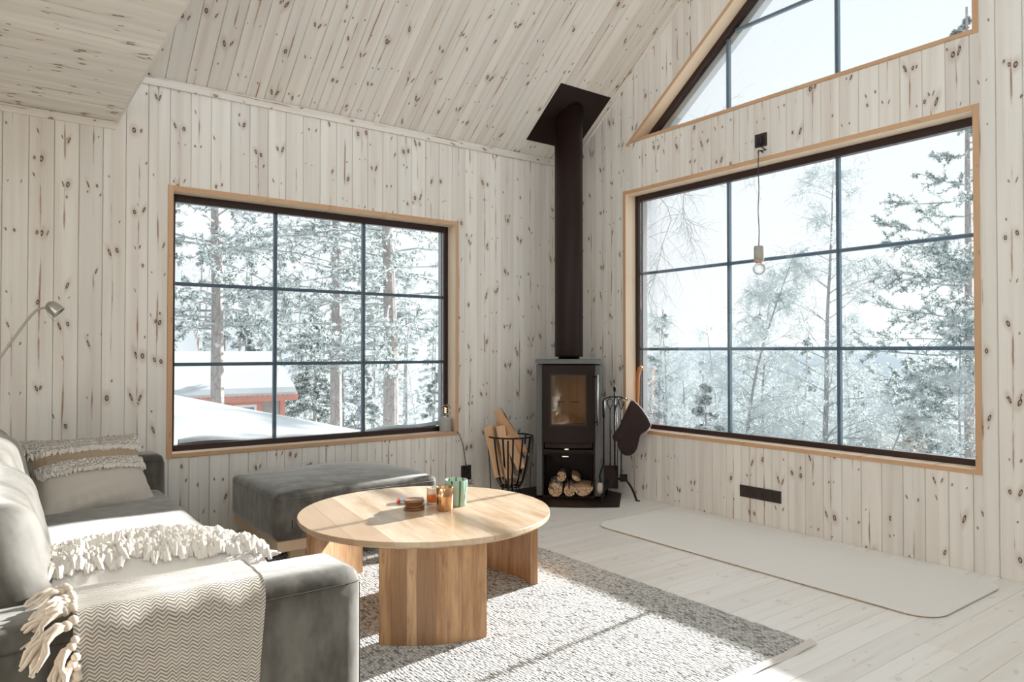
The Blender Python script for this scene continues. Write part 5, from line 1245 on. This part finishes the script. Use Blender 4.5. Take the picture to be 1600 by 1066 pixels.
# spruces behind
stand_tree('spruce_tree', 'bushy dark spruce between the first pine and the window bar', conifer(4.6, 1.15, 0.07, 62, 'spruce', lo=0.05, frost=0.30, droop=0.07, shape=0.7), 0, tA(385, 15.0), 0, 0.85)
stand_tree('spruce_tree', 'dark frosted spruce left of the middle pine, beyond the red shed', conifer(5.6, 1.5, 0.09, 90, 'spruce', lo=0.05, frost=0.36, droop=0.08, shape=0.75), 0, tA(492, 19.0), 1, 1.0)
stand_tree('spruce_tree', 'pale spruce between the middle pine and the thick right pine', conifer(5.0, 1.2, 0.08, 60, 'spruce', lo=0.05, frost=0.75, droop=0.08, shape=0.75), 0, tA(570, 24.0), 2, 1.0)
stand_tree('spruce_tree', 'small pale spruce right of the thick pine in the left window', conifer(4.6, 1.2, 0.08, 50, 'spruce', lo=0.05, frost=0.65, droop=0.08, shape=0.75), 0, tA(676, 22.0), 3, 1.0)
# birches and conifers outside the gable window
b1 = frost_birch(9.6, 0.085, 60, 1.1, lo=0.10); b2 = frost_birch(8.0, 0.07, 60, 1.2, lo=0.08, wob=0.04); b3 = frost_birch(7.5, 0.06, 46, 1.1, lo=0.08, wob=0.05)
t_b1 = stand_tree('birch_tree', 'slender tall frosted birch in the middle column of the gable window', b1, 0, tB(1287, 13.0), 0.4, 1.0)
t_b2 = stand_tree('birch_tree', 'frosted birch with a dark thin trunk beside the left bar of the gable window', b2, 0, tB(1160, 12.0), 1.0, 0.92)
t_b3 = stand_tree('birch_tree', 'frosted birch with drooping twigs between the two main birches', b3, 0, tB(1205, 14.5), 2.0, 1.05)
birchy = t_b2.data
stand_tree('birch_tree', 'low frosted birch to the right of the tall slender birch', None, 0, tB(1375, 13.5), 2.7, 0.60, share=t_b3.data)
stand_tree('birch_tree', 'small frosted birch left of the big pine in the gable window', None, 0, tB(1432, 15.5), 4.2, 0.58, share=birchy)
stand_tree('birch_tree', 'frosted birch at the left edge of the gable window', None, 0, tB(1028, 12.5), 5.2, 0.86, share=t_b3.data)
stand_tree('birch_tree', 'pale far birch behind the left column of panes', None, 0, tB(1070, 21.0), 0.9, 0.80, share=birchy)
stand_tree('birch_tree', 'thin frosted birch just right of the right bar of the gable window', None, 0, tB(1330, 16.5), 3.3, 0.68, share=t_b1.data)
stand_tree('birch_tree', 'frosted birch near the lower right corner of the gable window', None, 0, tB(1500, 13.0), 1.5, 0.55, share=t_b1.data)
stand_tree('spruce_tree', 'small spruce bowed with snow in the lower left panes of the gable window', conifer(3.6, 1.15, 0.05, 60, 'spruce', lo=0.03, frost=0.72, droop=0.10, shape=0.8, tuft=0.10), 0, tB(1105, 10.5), 0.4, 0.95)
stand_tree('pine_tree', 'big pine with frosted needles at the right edge of the gable window', conifer(13.4, 3.0, 0.13, 130, 'pine', lo=0.17, frost=0.48, dens=1.45, droop=-0.01, updir=0.05, tuft=0.10), 0, tB(1512, 15.0), 0.7, 1.0)
# branches of a near birch reaching into view at the top left
P0 = np.array([[3.2, 2.45, 3.9]]); parts = []
D0 = unit(np.array([[0.1, -1.0, 0.05], [0.3, -0.9, -0.25], [-0.1, -1, 0.3], [0.2, -0.8, -0.55], [0.35, -1.0, 0.55]])); P0 = np.repeat(P0, 5, 0)
s1, n1, d1 = grow(P0, D0, np.array([3.1, 2.8, 2.6, 2.7, 3.1]), 14, 0.06, 0.20, np.full(5, 0.009), 0.3); V, F = seg_mesh(*s1, 5); parts.append((V, F, 1))
P, D, _ = sample(n1, d1, 26, 0.35, 1.0); s2, n2, d2 = grow(P, side_dir(D, 0.55), rng.uniform(0.25, 0.8, len(P)), 6, 0.14, 0.20, np.full(len(P), 0.0034), 0.5); V, F = seg_mesh(*s2, 4); parts.append((V, F, 1))
P, D, _ = sample(n2, d2, 6, 0.2, 1.0); s3, n3, d3 = grow(P, side_dir(D, 0.6), rng.uniform(0.08, 0.28, len(P)), 3, 0.16, 0.25, np.full(len(P), 0.0026), 0.6); V, F = seg_mesh(*s3, 3); parts.append((V, F, 3))
T0 = np.array([[3.2, 2.5, -1.6]]); sg, nd, dr = grow(T0, np.array([[0, 0, 1.0]]), np.array([7.0]), 8, 0, 0.01, np.array([0.09]), 0.5); V, F = seg_mesh(*sg, 10); parts.append((V, F, 0))
o = link('birch_tree', merge(parts, 'birch_tree', [M['btrunk'], M['twig'], M['frost'], M['frost2']])); tag(o, 'near birch whose bare thin branches reach into the upper left panes of the gable window', 'tree')
# snowy trees along the edge of the forest
far = [merge(*( (lambda q: (q[0], 'forest_tree', q[1]))(frost_birch(8.5, 0.08, 40, 0.85, lo=0.05)) )), merge(*( (lambda q: (q[0], 'forest_tree', q[1]))(conifer(9.5, 1.9, 0.1, 80, 'spruce', lo=0.03, frost=0.80, dens=0.7, droop=0.08, shape=0.8, tuft=0.16)) )), merge(*( (lambda q: (q[0], 'forest_tree', q[1]))(frost_birch(7.5, 0.07, 50, 0.8, lo=0.05, wob=0.05)) ))]
kinds = ['frost covered birch', 'snow covered spruce', 'frost covered birch']
rr = random.Random(21); cnt = 0
for i in range(44):                       # behind the gable window
    px = 985+i*13.6+rr.uniform(-6, 6); X = rr.uniform(17, 30); q = (0, 2, 0, 1, 2)[i % 5] if i % 2 else (2, 0, 1)[i % 3]; p = tB(px, X)
    sc_ = rr.uniform(0.48, 0.66) if px > 1330 else rr.uniform(0.62, 0.88)
    sc_ *= (0.75+X/75)
    o = link('forest_tree', far[q]); o.location = (p.x, p.y, max(-6.5, ground(p.x, p.y))); o.rotation_euler = (0, 0, rr.uniform(0, 6)); o.scale = (sc_,)*3
    tag(o, 'frost covered tree in the dense white forest beyond the gable window', 'tree', 'frosted trees beyond the gable window')
for i in range(30):                       # behind the left window
    px = 265+i*15+rr.uniform(-8, 8); Y = rr.uniform(23, 36); q = (1, 0, 2)[i % 3]; p = tA(px, Y); sc_ = rr.uniform(0.8, 1.1)
    o = link('forest_tree', far[q]); o.location = (p.x, p.y, ground(p.x*0.4, p.y)); o.rotation_euler = (0, 0, rr.uniform(0, 6)); o.scale = (sc_,)*3
    tag(o, 'frost covered tree in the white forest beyond the left window', 'tree', 'frosted trees beyond the left window')
# distant hills
M['hill'] = frostmat('misty_blue_hill', (0.66, 0.72, 0.76), (0.72, 0.77, 0.80), 0.05)  # distance haze is put into the pale blue surface colour
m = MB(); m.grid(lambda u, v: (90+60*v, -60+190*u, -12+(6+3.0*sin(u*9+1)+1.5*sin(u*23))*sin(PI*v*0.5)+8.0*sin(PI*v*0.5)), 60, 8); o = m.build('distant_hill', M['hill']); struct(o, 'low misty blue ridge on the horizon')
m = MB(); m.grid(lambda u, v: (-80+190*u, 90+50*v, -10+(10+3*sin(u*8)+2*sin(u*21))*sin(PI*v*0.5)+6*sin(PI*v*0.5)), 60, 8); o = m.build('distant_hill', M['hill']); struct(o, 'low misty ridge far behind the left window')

# red trimmed sheds under snow
M['redpaint'] = plain('haze_paled_red_paint', (0.56, 0.26, 0.21), 0.8, var=0.15); M['greywood'] = plain('weathered_grey_boards', (0.36, 0.33, 0.31), 0.9, var=0.2, sc=4); M['whitepaint'] = plain('white_window_paint', (0.72, 0.74, 0.75), 0.6); M['darkglass'] = plain('dark_window_pane', (0.22, 0.26, 0.30), 0.15)  # the red is lightened to paint in the haze outdoors
def shed(lb, x0, x1, yf, yb, ze, zr, wall_h, over=0.22, th=0.22, win=None):
    s = thing('shed', lb, 'building', ((x0+x1)/2, (yf+yb)/2, ze-wall_h)); ox, oy, oz = s.location
    X0, X1, Y0, Y1, E, Rz = x0-ox, x1-ox, yf-oy, yb-oy, ze-oz, zr-oz; ym = (Y0+Y1)/2; sl_ = (Rz-E)/(ym-Y0)
    i0, i1, j0, j1 = X0+over, X1-over, Y0+over, Y1-over; eh = E+sl_*over-0.10
    m = MB(); m.prism([(j0, 0), (j1, 0), (j1, eh), (ym, Rz-0.12), (j0, eh)], i0, i1, axis=0); m.build('wall', M['greywood'], s)
    for sg in (-1, 1):
        ya = Y0 if sg < 0 else Y1
        m = MB(); m.prism([(ya, E), (ym, Rz), (ym, Rz-0.06), (ya, E-0.06)], X0, X1, axis=0); m.build('roof', M['redpaint'], s)
        m = MB(); n = 10
        m.prism([(ya, E+0.02), (ym, Rz+0.02), (ym, Rz+th), (ya+sg*-0.10, E+th*0.9+0.02), (ya-sg*0.02, E+th*0.45)], X0+0.01, X1-0.01, axis=0); m.build('roof_snow', M['snow'], s)
        for xx in (X0, X1):
            m = MB(); m.prism([(ya, E-0.09), (ym, Rz-0.09), (ym, Rz+0.05), (ya, E+0.05)], xx-0.025, xx+0.025, axis=0); m.build('bargeboard', M['redpaint'], s)
    MB().box(X0, X1, Y0-0.03, Y0-0.001, E-0.10, E+0.02).build('fascia', M['redpaint'], s)
    k = int((X1-X0)/0.12)
    for q in range(k): MB().box(X0+q*0.12+0.02, X0+q*0.12+0.085, Y0-0.045, Y0+0.02, E+0.021, E+0.045).build('tile', M['redpaint'], s)
    for xx in (i0, i1-0.12): MB().box(xx, xx+0.12, j0-0.03, j0-0.001, 0, eh).build('corner_board', M['redpaint'], s)
    if win:
        a, b, c, d = win[0]-ox, win[1]-ox, win[2]-oz, win[3]-oz
        f = MB(); f.box(a-0.12, b+0.12, j0-0.04, j0-0.001, d, d+0.12); f.box(a-0.12, a, j0-0.04, j0-0.001, c, d); f.box(b, b+0.12, j0-0.04, j0-0.001, c, d); f = f.build('window', M['redpaint'], s)
        q = MB(); q.box(a, b, j0-0.035, j0-0.001, d-0.06, d); q.box(a, a+0.06, j0-0.035, j0-0.001, c, d-0.06); q.box(b-0.06, b, j0-0.035, j0-0.001, c, d-0.06); q.build('window_frame', M['whitepaint'], f)
        MB().box(a+0.06, b-0.06, j0-0.02, j0-0.001, c, d-0.06).build('pane', M['darkglass'], f)
    return s
shed('low grey shed with red trim and a snow covered roof behind the snow bank', -1.6, 1.78, 12.0, 15.2, 0.12, 0.98, 1.6, win=(0.36, 0.88, -0.9, -0.06))
shed('steep snowy roof with red bargeboard at the left edge of the left window', -4.5, 0.46, 16.0, 22.0, 0.98, 3.9, 2.6)
